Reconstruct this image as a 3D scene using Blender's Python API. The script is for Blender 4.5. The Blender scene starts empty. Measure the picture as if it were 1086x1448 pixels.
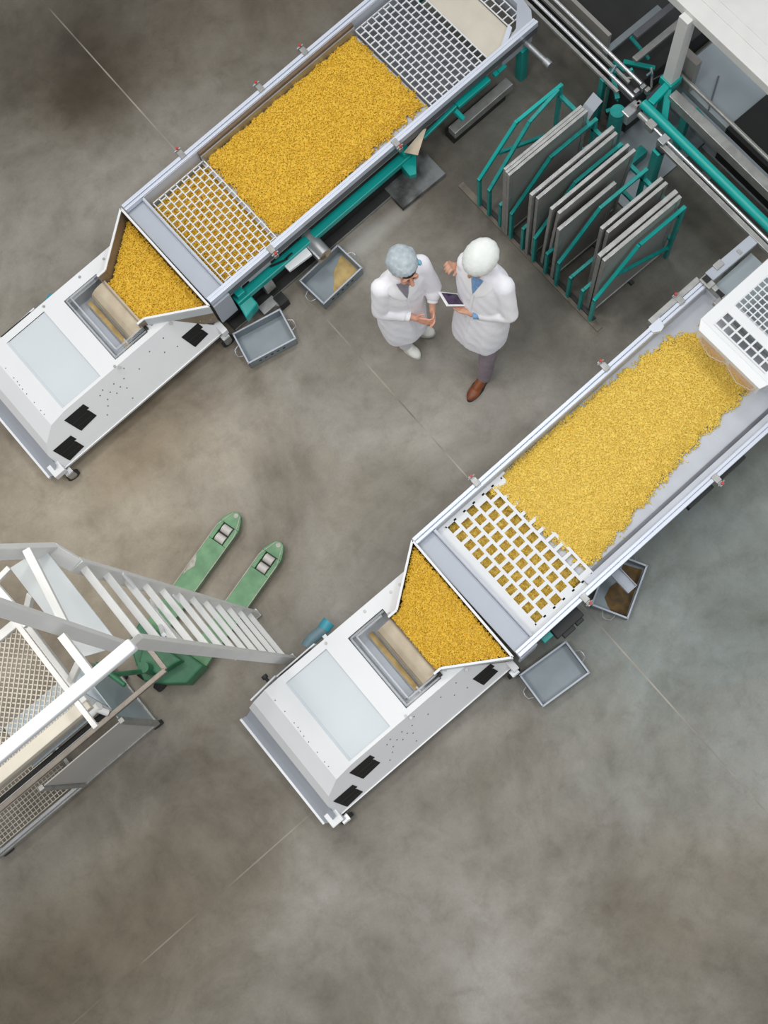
import bpy, bmesh, math, random
import numpy as np
from mathutils import Vector, Matrix, Quaternion
from mathutils.bvhtree import BVHTree
S = bpy.context.scene
COL = S.collection
PI = math.pi
V = Vector

# ------------------------------------------------------------------ camera
F_PX, NADIR, YAW, CAM_H = 1680.0, (682.0, 1062.0), 0.7138, 8.5
CX, CY = 543.0, 724.0
_d = V(((NADIR[0]-CX)/F_PX, -(NADIR[1]-CY)/F_PX, -1)).normalized()
_Z = -_d
_a = V((math.cos(YAW), math.sin(YAW), 0)); _X = (_a-_Z*_a.dot(_Z)).normalized(); _Y = _Z.cross(_X)
CAMROT = Matrix((( _X[0], _X[1], _X[2]), (_Y[0], _Y[1], _Y[2]), (_Z[0], _Z[1], _Z[2])))   # camera -> world
cam_data = bpy.data.cameras.new('camera'); cam = bpy.data.objects.new('camera', cam_data); COL.objects.link(cam)
cam_data.sensor_fit = 'VERTICAL'; cam_data.sensor_height = 24; cam_data.lens = 24*F_PX/1448
cam_data.clip_end = 100
cam.matrix_world = Matrix.Translation((0, 0, CAM_H)) @ CAMROT.to_4x4()
S.camera = cam

def at(u, v, z=0.0):
    """point of the place seen at a photo pixel, at height z above the floor"""
    d = CAMROT @ V(((u-CX)/F_PX, -(v-CY)/F_PX, -1))
    return d*((z-CAM_H)/d.z) + V((0, 0, CAM_H))

# ------------------------------------------------------------------ world, lamps, exposure
W = bpy.data.worlds.new('World'); S.world = W; W.use_nodes = True
bg = W.node_tree.nodes['Background']; bg.inputs[0].default_value = (0.93, 0.96, 1.0, 1); bg.inputs[1].default_value = 0.46
def lamp(name, kind, loc, target, energy, size, color, spot=None, blend=1.0):
    l = bpy.data.lights.new(name, kind); o = bpy.data.objects.new(name, l); COL.objects.link(o)
    l.energy = energy; l.color = color
    if kind == 'AREA': l.shape = 'DISK'; l.size = size
    else: l.shadow_soft_size = size
    if spot: l.spot_size = spot; l.spot_blend = blend
    o.location = loc
    o.rotation_euler = (V(target)-V(loc)).to_track_quat('-Z', 'Y').to_euler()
    return o
for lx, ly, e, c in ((-2.8, 1.6, 760, (1.0, 0.95, 0.87)), (-0.8, 6.2, 640, (1.0, 0.93, 0.83)), (4.2, 5.2, 640, (0.96, 0.98, 1.0)), (3.6, -2.2, 760, (0.92, 0.97, 1.0))):
    lamp('unseen_spot', 'SPOT', (lx, ly, 11.5), (0.55, 1.55, 0), e, 0.9, c, math.radians(60), 0.8)  # unseen spots added overhead; narrow cones darken the corners like lens vignette
lamp('unseen_soft_fill', 'AREA', (0.2, 1.0, 13.5), (0.6, 1.4, 0), 260, 7.0, (0.98, 0.99, 1.0))  # unseen soft fill light added above the hall
S.view_settings.view_transform = 'Standard'; S.view_settings.look = 'None'
S.view_settings.exposure = 0.07; S.view_settings.gamma = 1.0; S.view_settings.use_curve_mapping = False

# ------------------------------------------------------------------ materials
def lin(c):
    return tuple((x/255/12.92 if x/255 <= 0.04045 else ((x/255+0.055)/1.055)**2.4) for x in c)
def mat(name, rgb, rough=0.5, metal=0.0, var=0.06, scale=9.0, bump=0.0, bscale=60.0, alpha=None, rgb2=None, spec=None):
    m = bpy.data.materials.new(name); m.use_nodes = True
    nt = m.node_tree; n = nt.nodes; b = n['Principled BSDF']
    c = lin(rgb)
    c2 = lin(rgb2) if rgb2 else tuple(x*(1-var*2) for x in c)
    tc = n.new('ShaderNodeTexCoord'); ns = n.new('ShaderNodeTexNoise'); ns.inputs['Scale'].default_value = scale; ns.inputs['Detail'].default_value = 5
    nt.links.new(tc.outputs['Object'], ns.inputs['Vector'])
    rp = n.new('ShaderNodeValToRGB'); rp.color_ramp.elements[0].position = 0.35; rp.color_ramp.elements[1].position = 0.65
    rp.color_ramp.elements[0].color = (*c2, 1); rp.color_ramp.elements[1].color = (*c, 1)
    nt.links.new(ns.outputs['Fac'], rp.inputs['Fac']); nt.links.new(rp.outputs['Color'], b.inputs['Base Color'])
    b.inputs['Roughness'].default_value = rough; b.inputs['Metallic'].default_value = metal
    if spec is not None: b.inputs['Specular IOR Level'].default_value = spec
    if bump:
        bn = n.new('ShaderNodeTexNoise'); bn.inputs['Scale'].default_value = bscale
        nt.links.new(tc.outputs['Object'], bn.inputs['Vector'])
        bp = n.new('ShaderNodeBump'); bp.inputs['Strength'].default_value = bump; bp.inputs['Distance'].default_value = 0.01
        nt.links.new(bn.outputs['Fac'], bp.inputs['Height']); nt.links.new(bp.outputs['Normal'], b.inputs['Normal'])
    if alpha is not None: b.inputs['Alpha'].default_value = alpha
    return m
M = {}
M['white'] = mat('white_enamel', (236, 237, 238), 0.38, var=0.015, scale=3)
M['white2'] = mat('white_paint_worn', (226, 225, 221), 0.45, var=0.03, scale=6)
M['panel'] = mat('pale_grey_panel', (212, 219, 223), 0.4, var=0.015, scale=3)
M['plate'] = mat('brushed_grey_plate', (184, 190, 200), 0.55, 0.1, var=0.03, scale=4)
M['steel'] = mat('stainless_steel', (190, 192, 194), 0.38, 0.7, var=0.06, scale=8)
M['stepgrey'] = mat('step_grey', (192, 196, 196), 0.5, var=0.04, scale=3)
M['brownsteel'] = mat('dull_stainless', (150, 142, 132), 0.35, 0.6, var=0.1, scale=12)
M['alu'] = mat('aluminium_frame', (178, 178, 175), 0.42, 0.55, var=0.12, scale=14)
M['rail'] = mat('bright_rail', (222, 228, 240), 0.3, 0.2, var=0.02)
M['trough'] = mat('trough_steel', (200, 204, 212), 0.55, 0.05, var=0.05, scale=5)
M['darkplate'] = mat('dark_side_plate', (112, 114, 120), 0.45, 0.3, var=0.08)
M['dark'] = mat('dark_rubber', (48, 48, 48), 0.6, var=0.1)
M['black'] = mat('black_plastic', (24, 24, 25), 0.5, var=0.1)
M['teal'] = mat('teal_enamel', (12, 166, 158), 0.32, var=0.05, scale=5)
M['tealworn'] = mat('teal_enamel_worn', (20, 152, 146), 0.4, var=0.12, scale=22)
M['chrome'] = mat('chrome_rod', (228, 229, 231), 0.3, 0.8, var=0.02)
M['grid'] = mat('white_grid', (228, 230, 232), 0.4, var=0.02)
M['beige'] = mat('cream_belt', (214, 206, 190), 0.55, var=0.05, scale=6)
M['belt'] = mat('floury_belt', (208, 194, 170), 0.6, rgb2=(186, 170, 146), scale=7)
M['pitm'] = mat('pit_grey', (196, 200, 204), 0.45, 0.2, var=0.08)
M['clear'] = mat('clear_acrylic', (226, 231, 235), 0.12, alpha=0.34, var=0.02)
M['flap'] = mat('clear_orange_flap', (236, 190, 140), 0.15, alpha=0.3, var=0.02)
M['brownwall'] = mat('brown_inner_wall', (118, 98, 78), 0.6, var=0.1, scale=18)  # brown tone given to the trough's inner wall
M['innerwall'] = mat('hopper_inner_wall', (150, 134, 116), 0.5, 0.1, var=0.08, scale=10)
M['tray'] = mat('tray_galvanised', (146, 156, 162), 0.55, 0.25, var=0.06, scale=6)
M['flour'] = mat('flour_residue', (206, 178, 120), 0.8, rgb2=(178, 150, 98), scale=14)
M['brownflour'] = mat('brown_residue', (126, 96, 52), 0.8, rgb2=(84, 70, 50), scale=16)
M['red'] = mat('red_plastic', (196, 60, 52), 0.4)
M['green'] = mat('pallet_green', (108, 156, 112), 0.42, rgb2=(82, 130, 90), scale=9)
M['greendark'] = mat('pallet_green_dark', (52, 120, 84), 0.4, rgb2=(38, 98, 66), scale=9)
M['worn'] = mat('worn_bare_metal', (176, 172, 162), 0.5, 0.3, var=0.15, scale=30)
M['roller'] = mat('nylon_roller', (206, 200, 194), 0.4, var=0.04)
M['sheet'] = mat('blue_grey_sheet', (170, 182, 188), 0.4, 0.15, var=0.05, scale=3)
M['sheet2'] = mat('warm_grey_sheet', (160, 157, 153), 0.42, 0.2, var=0.04, scale=3)
M['sidegrey'] = mat('cart_side_grey', (196, 192, 187), 0.45, 0.1, var=0.03, scale=3)
M['mesh'] = mat('expanded_mesh', (204, 196, 182), 0.5, 0.1, var=0.06)
M['bluegrey'] = mat('blue_grey_rubber', (112, 140, 150), 0.45, var=0.05)
M['tealcap'] = mat('blue_end_cap', (62, 160, 178), 0.4)
M['slab'] = mat('pale_floor_plate', (158, 166, 172), 0.45, rgb2=(136, 144, 150), scale=3.5)
M['kerb'] = mat('kerb_concrete', (128, 120, 108), 0.75, rgb2=(96, 90, 82), scale=9, bump=0.2)
M['pad'] = mat('pad_concrete', (128, 130, 130), 0.7, rgb2=(58, 58, 56), scale=7, bump=0.2)
M['coat'] = mat('white_coat_cloth', (250, 249, 254), 0.85, var=0.01, bump=0.25, bscale=22)
M['coat2'] = mat('white_coat_collar', (252, 252, 254), 0.85, var=0.01)
M['skin'] = mat('skin', (222, 168, 142), 0.5, rgb2=(212, 152, 128), scale=20)
M['skin2'] = mat('skin_tan', (212, 164, 138), 0.5, rgb2=(198, 146, 120), scale=20)
M['lips'] = mat('lips', (190, 104, 96), 0.45)
M['hair'] = mat('dark_hair', (28, 24, 24), 0.5, var=0.2, scale=60)
M['net'] = mat('hairnet', (206, 218, 224), 0.8, alpha=0.78, var=0.12, scale=30, bump=0.5, bscale=50)
M['cap'] = mat('white_cap', (236, 238, 234), 0.8, rgb2=(224, 228, 224), scale=12, bump=0.4, bscale=30)
M['bluetie'] = mat('blue_elastic', (120, 180, 204), 0.7)
M['shirt'] = mat('blue_shirt', (136, 176, 218), 0.8, rgb2=(112, 152, 200), scale=40)
M['blouse'] = mat('grey_blouse', (150, 146, 158), 0.8)
M['navy'] = mat('navy_stripe', (40, 58, 96), 0.8)
M['trousers'] = mat('mauve_grey_trousers', (158, 144, 152), 0.85, rgb2=(140, 128, 138), scale=18, bump=0.2)
M['whitetr'] = mat('white_trousers', (246, 245, 248), 0.85, var=0.01, bump=0.2)
M['leather'] = mat('brown_leather', (148, 84, 46), 0.45, rgb2=(116, 60, 32), scale=14)
M['shoe'] = mat('white_shoe', (246, 246, 238), 0.5, var=0.01)
M['sole'] = mat('dark_sole', (46, 38, 32), 0.7)
M['soleW'] = mat('pale_sole', (214, 212, 200), 0.6)
M['screen'] = mat('dark_screen', (48, 40, 66), 0.18, rgb2=(82, 62, 92), scale=22)
M['tabwhite'] = mat('tablet_white', (242, 242, 244), 0.3, var=0.01)

def pasta_mat(name, c1, c2):
    m = mat(name, c1, 0.48, rgb2=c2, scale=70)
    return m
M['pasta'] = pasta_mat('pasta', (247, 208, 74), (226, 178, 46))
M['pasta2'] = pasta_mat('pasta_pale', (252, 224, 112), (240, 204, 84))

def floor_material():
    m = bpy.data.materials.new('polished_concrete'); m.use_nodes = True
    nt = m.node_tree; n = nt.nodes; L = nt.links; b = n['Principled BSDF']
    tc = n.new('ShaderNodeTexCoord')
    def noise(scale, detail=6, rough=0.6, off=(0, 0, 0), dist=0.0):
        mp = n.new('ShaderNodeMapping'); mp.inputs['Location'].default_value = off
        L.new(tc.outputs['Object'], mp.inputs['Vector'])
        t = n.new('ShaderNodeTexNoise'); t.inputs['Scale'].default_value = scale; t.inputs['Detail'].default_value = detail
        t.inputs['Roughness'].default_value = rough; t.inputs['Distortion'].default_value = dist
        L.new(mp.outputs['Vector'], t.inputs['Vector']); return t.outputs['Fac']
    def ramp(src, stops):
        r = n.new('ShaderNodeValToRGB'); e = r.color_ramp.elements
        while len(e) < len(stops): e.new(0.5)
        for el, (p, c) in zip(e, stops): el.position = p; el.color = (*c, 1) if len(c) == 3 else c
        L.new(src, r.inputs['Fac']); return r.outputs['Color']
    def mix(a, bb, fac, mode='MIX'):
        x = n.new('ShaderNodeMix'); x.data_type = 'RGBA'; x.blend_type = mode
        for s, val in ((x.inputs[0], fac), (x.inputs[6], a), (x.inputs[7], bb)):
            if hasattr(val, 'is_output') or isinstance(val, bpy.types.NodeSocket): L.new(val, s)
            elif isinstance(val, tuple): s.default_value = (*val, 1)
            else: s.default_value = val
        return x.outputs[2]
    def math_(op, a, bb=None, clamp=False):
        x = n.new('ShaderNodeMath'); x.operation = op; x.use_clamp = clamp
        for s, val in zip(x.inputs, (a, bb)):
            if val is None: continue
            if isinstance(val, bpy.types.NodeSocket): L.new(val, s)
            else: s.default_value = val
        return x.outputs[0]
    base = ramp(noise(0.75, 8, 0.62, (3, 1, 0), 0.4), [(0.30, lin((104, 95, 82))), (0.5, lin((140, 134, 124))), (0.70, lin((164, 160, 153)))])
    fine = ramp(noise(5.0, 8, 0.7, (7, 2, 0), 0.3), [(0.28, (0.56, 0.53, 0.48)), (0.5, (0.92, 0.92, 0.90)), (0.72, (1.10, 1.10, 1.10))])
    c = mix(base, fine, 0.62, 'MULTIPLY')
    grit = ramp(noise(60, 4, 0.7), [(0.3, (0.86, 0.86, 0.85)), (0.7, (1.06, 1.06, 1.06))])
    c = mix(c, grit, 0.6, 'MULTIPLY')
    sep = n.new('ShaderNodeSeparateXYZ'); L.new(tc.outputs['Object'], sep.inputs[0]); X, Y = sep.outputs[0], sep.outputs[1]
    # bluish tint towards the second conveyor, warm, pale and darker patches elsewhere
    def blob(cx, cy, rx, ry, soft=1.0):
        dx = math_('DIVIDE', math_('SUBTRACT', X, cx), rx); dy = math_('DIVIDE', math_('SUBTRACT', Y, cy), ry)
        d = math_('SQRT', math_('ADD', math_('POWER', dx, 2.0), math_('POWER', dy, 2.0)))
        nz = math_('MULTIPLY', math_('SUBTRACT', noise(1.6, 6, 0.65, (cx, cy, 4)), 0.5), 1.1)
        d = math_('ADD', d, nz)
        return math_('SUBTRACT', 1.0, math_('DIVIDE', math_('SUBTRACT', d, 0.35), soft), True)
    tint = mix((1, 1, 1), (0.74, 0.90, 0.98), blob(2.1, -0.2, 1.6, 1.4, 0.9)); c = mix(c, tint, 1.0, 'MULTIPLY')
    tint = mix((1, 1, 1), (1.22, 1.12, 0.98), blob(-1.3, 3.1, 1.7, 1.6, 0.9)); c = mix(c, tint, 1.0, 'MULTIPLY')
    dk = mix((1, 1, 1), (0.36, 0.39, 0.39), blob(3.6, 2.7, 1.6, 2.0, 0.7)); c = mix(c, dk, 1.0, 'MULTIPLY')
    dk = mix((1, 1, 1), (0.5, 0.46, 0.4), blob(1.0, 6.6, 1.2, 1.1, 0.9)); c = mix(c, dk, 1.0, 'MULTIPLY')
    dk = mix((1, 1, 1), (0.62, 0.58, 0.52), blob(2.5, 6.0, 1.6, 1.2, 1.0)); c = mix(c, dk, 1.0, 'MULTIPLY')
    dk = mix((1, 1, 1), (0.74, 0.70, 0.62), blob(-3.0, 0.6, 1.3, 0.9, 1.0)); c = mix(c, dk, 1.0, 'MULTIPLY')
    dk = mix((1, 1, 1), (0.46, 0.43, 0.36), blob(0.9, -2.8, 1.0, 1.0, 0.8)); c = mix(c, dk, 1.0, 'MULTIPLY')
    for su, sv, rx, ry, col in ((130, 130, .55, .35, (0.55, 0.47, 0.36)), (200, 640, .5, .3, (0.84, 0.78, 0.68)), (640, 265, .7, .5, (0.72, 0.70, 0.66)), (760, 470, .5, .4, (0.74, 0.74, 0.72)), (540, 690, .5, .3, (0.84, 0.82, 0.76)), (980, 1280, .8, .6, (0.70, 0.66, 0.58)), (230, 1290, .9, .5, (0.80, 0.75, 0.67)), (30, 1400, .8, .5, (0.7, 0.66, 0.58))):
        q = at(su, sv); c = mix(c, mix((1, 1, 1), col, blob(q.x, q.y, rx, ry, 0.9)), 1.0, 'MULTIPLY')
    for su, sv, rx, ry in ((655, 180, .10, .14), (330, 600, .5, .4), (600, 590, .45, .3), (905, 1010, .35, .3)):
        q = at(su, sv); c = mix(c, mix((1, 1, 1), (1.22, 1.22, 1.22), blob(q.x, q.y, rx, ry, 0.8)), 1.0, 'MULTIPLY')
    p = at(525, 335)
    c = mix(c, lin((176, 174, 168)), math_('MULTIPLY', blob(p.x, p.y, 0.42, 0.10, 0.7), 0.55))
    # saw-cut joints: one across, one along
    fade = ramp(noise(1.3, 3, 0.5, (5, 5, 0)), [(0.4, (0, 0, 0)), (0.58, (1, 1, 1))])
    jcol = mix(lin((190, 182, 166)), lin((96, 90, 80)), fade)
    j1 = math_('LESS_THAN', math_('ABSOLUTE', math_('SUBTRACT', X, 1.206)), 0.0055)
    jy = math_('SUBTRACT', Y, math_('ADD', math_('MULTIPLY', X, 0.0131), 0.4602))
    j2 = math_('MULTIPLY', math_('LESS_THAN', math_('ABSOLUTE', jy), 0.005), math_('LESS_THAN', X, 1.2))
    j = math_('MAXIMUM', j1, math_('MULTIPLY', j2, 0.4))
    c = mix(c, jcol, math_('MULTIPLY', j, 0.75))
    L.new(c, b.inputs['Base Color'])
    rr = n.new('ShaderNodeMapRange'); L.new(noise(2.2, 5), rr.inputs[0]); rr.inputs[3].default_value = 0.42; rr.inputs[4].default_value = 0.62
    L.new(rr.outputs[0], b.inputs['Roughness'])
    bp = n.new('ShaderNodeBump'); bp.inputs['Strength'].default_value = 0.08; bp.inputs['Distance'].default_value = 0.01
    L.new(noise(25, 6), bp.inputs['Height']); L.new(bp.outputs['Normal'], b.inputs['Normal'])
    return m

# ------------------------------------------------------------------ mesh helpers
ORG = [V((0, 0, 0))]            # origin (and yaw) of the thing being built
class MB:
    def __init__(s): s.v = []; s.f = []; s.m = []
    def add(s, vs, fs, mi=0):
        k = len(s.v); s.v += [V(p) for p in vs]; s.f += [[i+k for i in f] for f in fs]; s.m += [mi]*len(fs); return s
    def box(s, a, b, mi=0):
        (x0, y0, z0), (x1, y1, z1) = [min(p, q) for p, q in zip(a, b)], [max(p, q) for p, q in zip(a, b)]
        vs = [(x0, y0, z0), (x1, y0, z0), (x1, y1, z0), (x0, y1, z0), (x0, y0, z1), (x1, y0, z1), (x1, y1, z1), (x0, y1, z1)]
        return s.add(vs, [(3, 2, 1, 0), (4, 5, 6, 7), (0, 1, 5, 4), (1, 2, 6, 5), (2, 3, 7, 6), (3, 0, 4, 7)], mi)
    def bar(s, p, q, w, h=None, up=(0, 0, 1), mi=0):
        p, q = V(p), V(q); h = h or w; d = (q-p).normalized(); up = V(up)
        if abs(d.dot(up)) > 0.99: up = V((1, 0, 0))
        r = d.cross(up).normalized()*w/2; u = r.cross(d).normalized()*h/2
        vs = [p-r-u, p+r-u, p+r+u, p-r+u, q-r-u, q+r-u, q+r+u, q-r+u]
        return s.add(vs, [(0, 1, 2, 3), (7, 6, 5, 4), (0, 4, 5, 1), (1, 5, 6, 2), (2, 6, 7, 3), (3, 7, 4, 0)], mi)
    def tube(s, pts, r, n=12, mi=0, cap=True, r2=None):
        pts = [V(p) for p in pts]; k = len(pts); ring = []
        d0 = (pts[1]-pts[0]).normalized(); ref = V((0, 0, 1)) if abs(d0.z) < 0.9 else V((1, 0, 0))
        a = d0.cross(ref).normalized(); vs = []
        for i, p in enumerate(pts):
            d = (pts[min(i+1, k-1)]-pts[max(i-1, 0)]).normalized()
            a = (a-d*a.dot(d)).normalized(); c = d.cross(a)
            rr = r if r2 is None else r+(r2-r)*i/(k-1)
            vs += [p+(a*math.cos(2*PI*j/n)+c*math.sin(2*PI*j/n))*rr for j in range(n)]
        fs = [(i*n+j, i*n+(j+1) % n, (i+1)*n+(j+1) % n, (i+1)*n+j) for i in range(k-1) for j in range(n)]
        if cap: fs += [tuple(range(n))[::-1], tuple((k-1)*n+j for j in range(n))]
        return s.add(vs, fs, mi)
    def prism(s, poly, off, mi=0):
        poly = [V(p) for p in poly]; off = V(off); n = len(poly)
        nrm = V((0, 0, 0))
        for i in range(n): nrm += poly[i].cross(poly[(i+1) % n])
        if nrm.dot(off) < 0: poly = poly[::-1]
        vs = poly+[p+off for p in poly]
        fs = [tuple(range(n))[::-1], tuple(range(n, 2*n))]+[(i, (i+1) % n, n+(i+1) % n, n+i) for i in range(n)]
        return s.add(vs, fs, mi)
    def disc(s, c, nrm, r, n=8, h=0.002, mi=0):
        c, nrm = V(c), V(nrm).normalized()
        return s.tube([c, c+nrm*h], r, n, mi)
    def ell(s, c, r, rot=None, nu=16, nv=10, mi=0):
        c = V(c); vs = []; rot = rot or Matrix.Identity(3)
        for i in range(1, nv):
            t = PI*i/nv
            for j in range(nu):
                p = 2*PI*j/nu
                vs.append(c+rot @ V((r[0]*math.sin(t)*math.cos(p), r[1]*math.sin(t)*math.sin(p), r[2]*math.cos(t))))
        vs += [c+rot @ V((0, 0, r[2])), c+rot @ V((0, 0, -r[2]))]; T, B = len(vs)-2, len(vs)-1
        fs = [((i)*nu+j, (i+1)*nu+j, (i+1)*nu+(j+1) % nu, i*nu+(j+1) % nu) for i in range(nv-2) for j in range(nu)]
        fs += [(T, j, (j+1) % nu) for j in range(nu)]+[(B, (nv-2)*nu+(j+1) % nu, (nv-2)*nu+j) for j in range(nu)]
        return s.add(vs, fs, mi)
    def cap(s, p, q, r0, r1, n=12, mi=0):           # tapered capsule
        s.ell(p, (r0,)*3, None, n, 8, mi); s.ell(q, (r1,)*3, None, n, 8, mi)
        return s.tube([p, q], r0, n, mi, True, r1)
    def loft(s, secs, mi=0):
        n = len(secs[0]); vs = [p for sec in secs for p in sec]; k = len(secs)
        fs = [(i*n+j, i*n+(j+1) % n, (i+1)*n+(j+1) % n, (i+1)*n+j) for i in range(k-1) for j in range(n)]
        fs += [tuple(range(n))[::-1], tuple((k-1)*n+j for j in range(n))]
        return s.add(vs, fs, mi)
    def mesh(s, name, org=None):
        o = ORG[0] if org is None else V(org)
        me = bpy.data.meshes.new(name); me.from_pydata([tuple(p-o) for p in s.v], [], s.f)
        me.polygons.foreach_set('material_index', s.m); me.update()
        bm = bmesh.new(); bm.from_mesh(me); bmesh.ops.recalc_face_normals(bm, faces=bm.faces[:]); bm.to_mesh(me); bm.free()
        return me
    def build(s, name, mats, parent=None, bevel=0.0, smooth=False, org=None):
        me = s.mesh(name, org)
        for m in (mats if isinstance(mats, (list, tuple)) else [mats]): me.materials.append(M[m] if isinstance(m, str) else m)
        o = bpy.data.objects.new(name, me); COL.objects.link(o)
        if parent: o.parent = parent
        elif org is not None: o.location = org
        if smooth:
            me.polygons.foreach_set('use_smooth', [True]*len(me.polygons)); me.set_sharp_from_angle(angle=math.radians(40))
        if bevel:
            bv = o.modifiers.new('bevel', 'BEVEL'); bv.width = bevel; bv.segments = 2; bv.limit_method = 'ANGLE'; bv.angle_limit = math.radians(50)
        return o
def tag(o, label, cat, group=None, kind=None):
    o['label'] = label; o['category'] = cat
    if group: o['group'] = group
    if kind: o['kind'] = kind
    return o
def thing(name, label, cat, loc, rz=0.0, group=None):
    o = bpy.data.objects.new(name, None); COL.objects.link(o); o.empty_display_size = 0.1
    o.location = loc; o.rotation_euler = (0, 0, rz); ORG[0] = V(loc)
    return tag(o, label, cat, group)
def struct(o): o['kind'] = 'structure'; return o
def copy_tree(o, parent=None):
    c = o.copy(); COL.objects.link(c)
    if parent: c.parent = parent
    for ch in list(o.children): copy_tree(ch, c)
    return c
def solo(mb, name, mats, label, cat, loc, group=None, kind=None, **k):
    o = mb.build(name, mats, None, org=loc, **k); return tag(o, label, cat, group, kind)

# ------------------------------------------------------------------ setting
fl = MB().add([(-14, -12, 0), (16, -12, 0), (16, 18, 0), (-14, 18, 0)], [(0, 1, 2, 3)])
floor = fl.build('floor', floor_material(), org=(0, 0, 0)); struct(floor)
struct(MB().box((2.655, 1.76, 0), (2.705, 3.34, 0.012)).build('trim_1', 'kerb', org=(2.68, 2.5, 0)))         # kerb strip before the rack
struct(MB().box((2.21, 3.47, 0), (2.64, 3.80, 0.046)).build('trim_2', 'pad', org=(2.4, 3.6, 0)))               # concrete pad under the conveyor leg
struct(MB().box((3.46, 2.345, 0), (5.2, 2.93, 0.02)).build('trim_3', 'slab', bevel=0.004, org=(4.0, 2.6, 0)))  # pale plinth plates
struct(MB().box((4.23, 0.9, 0), (5.4, 2.335, 0.02)).build('trim_4', 'slab', bevel=0.004, org=(4.6, 1.8, 0)))

# ------------------------------------------------------------------ hopper trolleys
T_A = 0.02498; D_A = V((0.0123, 3.2612, 0))
def rotz(p, t): c, s = math.cos(t), math.sin(t); return V((c*p[0]-s*p[1], s*p[0]+c*p[1], p[2] if len(p) > 2 else 0))
def trolley():
    O = (-0.3, 0.8, 0)
    root = thing('hopper_trolley', 'white hopper trolley in mid floor, its front beside the foot of the white ladder', 'trolley', O, 0, 'white hopper trolleys')
    def ztop(x):
        pts = [(-1.035, 0.31), (-0.98, 0.385), (-0.86, 0.47), (-0.72, 0.488), (0.6, 0.488)]
        for (x0, z0), (x1, z1) in zip(pts, pts[1:]):
            if x <= x1: return z0+(z1-z0)*(x-x0)/(x1-x0)
        return 0.488
    yb, zb, yN = 0.302, 0.15, 1.25
    edge = lambda x: yb+(ztop(x)-zb)*0.56
    m = MB()
    xs = [-1.035, -0.98, -0.86, -0.72, -0.362, -0.205, 0.105, 0.565]
    def top(x0, x1, y0, y1):       # y None = sloping edge
        q = [(x0, edge(x0) if y0 is None else y0, ztop(x0)), (x1, edge(x1) if y0 is None else y0, ztop(x1)), (x1, y1, ztop(x1)), (x0, y1, ztop(x0))]
        m.add(q, [(0, 1, 2, 3)])
    for x0, x1 in zip(xs, xs[1:]):
        if (x0, x1) == (-0.72, -0.362): top(x0, x1, None, 0.515); top(x0, x1, 1.19, yN)
        elif (x0, x1) == (-0.205, 0.105): top(x0, x1, None, 0.535); top(x0, x1, 1.15, yN)
        elif (x0, x1) == (0.105, 0.565):
            m.add([(.105, 1.072, .488), (.17, 1.072, .488), (.41, yN, .488), (.105, yN, .488)], [(0, 1, 2, 3)])
            m.add([(.105, edge(.1), .488), (.29, edge(.1), .488), (.145, .578, .488), (.105, .578, .488)], [(0, 1, 2, 3)])
        else: top(x0, x1, None, yN)
        if (x0, x1) == (0.105, 0.565):
            m.add([(x0, edge(x0), .488), (.285, edge(.1), .488), (.565, .319, zb+.03), (x1, yb, zb), (x0, yb, zb)], [(0, 1, 2, 3, 4)])
            m.add([(x0, yN, .488), (.405, yN, .488), (.405, yN, .12), (x0, yN, .12)], [(0, 1, 2, 3)]); m.add([(.405, yN, .32), (x1, yN, .32), (x1, yN, .12), (.405, yN, .12)], [(0, 1, 2, 3)])
            continue
        m.add([(x0, edge(x0), ztop(x0)), (x1, edge(x1), ztop(x1)), (x1, yb, zb), (x0, yb, zb)], [(0, 1, 2, 3)])
        m.add([(x0, yN, ztop(x0)), (x1, yN, ztop(x1)), (x1, yN, 0.12), (x0, yN, 0.12)], [(0, 1, 2, 3)])
    m.add([(-1.035, edge(-1.035), .31), (-1.035, yN, .31), (-1.035, yN, .12), (-1.035, yb, zb)], [(0, 1, 2, 3)])
    m.add([(.565, .319, .18), (.565, yN, .32), (.565, yN, .12), (.565, yb, zb)], [(0, 1, 2, 3)])
    m.add([(-1.035, yb, zb), (.565, yb, zb), (.565, yN, .12), (-1.035, yN, .12)], [(0, 1, 2, 3)])
    # lower lip of the sloping side, then the drilled holes
    m.box((-1.035, yb-0.006, zb-0.02), (.565, yb+0.004, zb+0.004))
    def side(x, z): return V((x, yb+(z-zb)*0.56, z))
    sn = V((0, -1, 0.56)).normalized()
    rnd = random.Random(4)
    for x, z in ((-.46, .40), (-.42, .42), (-.39, .37), (-.44, .34), (-.36, .33), (-.33, .40), (-.31, .35), (-.28, .31), (-.25, .38), (-.47, .30), (-.2, .44), (-.12, .36), (.02, .41), (.1, .33), (.16, .42), (.2, .3), (-.52, .25), (-.3, .22)):
        m.disc(side(x, z), sn, 0.0055, 7, 0.0012, 1)
    for y in (.58, .62, .70, .79, .84, .88, .91, .95, 1.05, 1.15):
        x = -0.845+rnd.uniform(-.004, .004); m.disc((x, y, ztop(x)), (-.1, 0, 1), 0.0045, 7, 0.0012, 1)
    m.build('body', ['white', 'darkplate'], root)
    # sunk panel and sloping bead beside it
    MB().box((-0.72, .515, .455), (-0.362, 1.19, .478)).build('cover_panel', 'panel', root)
    MB().add([(-.72, .515, .488), (-.72, 1.19, .488), (-.70, 1.19, .479), (-.70, .515, .479)], [(0, 1, 2, 3)]).build('panel_bevel', 'panel', root)
    # front lip
    MB().prism([(-1.035, .31, .29), (-1.035, 1.235, .30), (-1.105, 1.235, .19), (-1.105, .30, .19)], (0, 0, -.012)).prism([(-1.105, .30, .19), (-1.105, 1.24, .19), (-1.15, 1.25, .14), (-1.15, .33, .14)], (0, 0, -.012)).build('front_lip', 'plate', root)
    MB().box((-1.16, .325, .115), (-1.142, 1.255, .15)).build('front_edge', 'white', root, bevel=.003)
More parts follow.
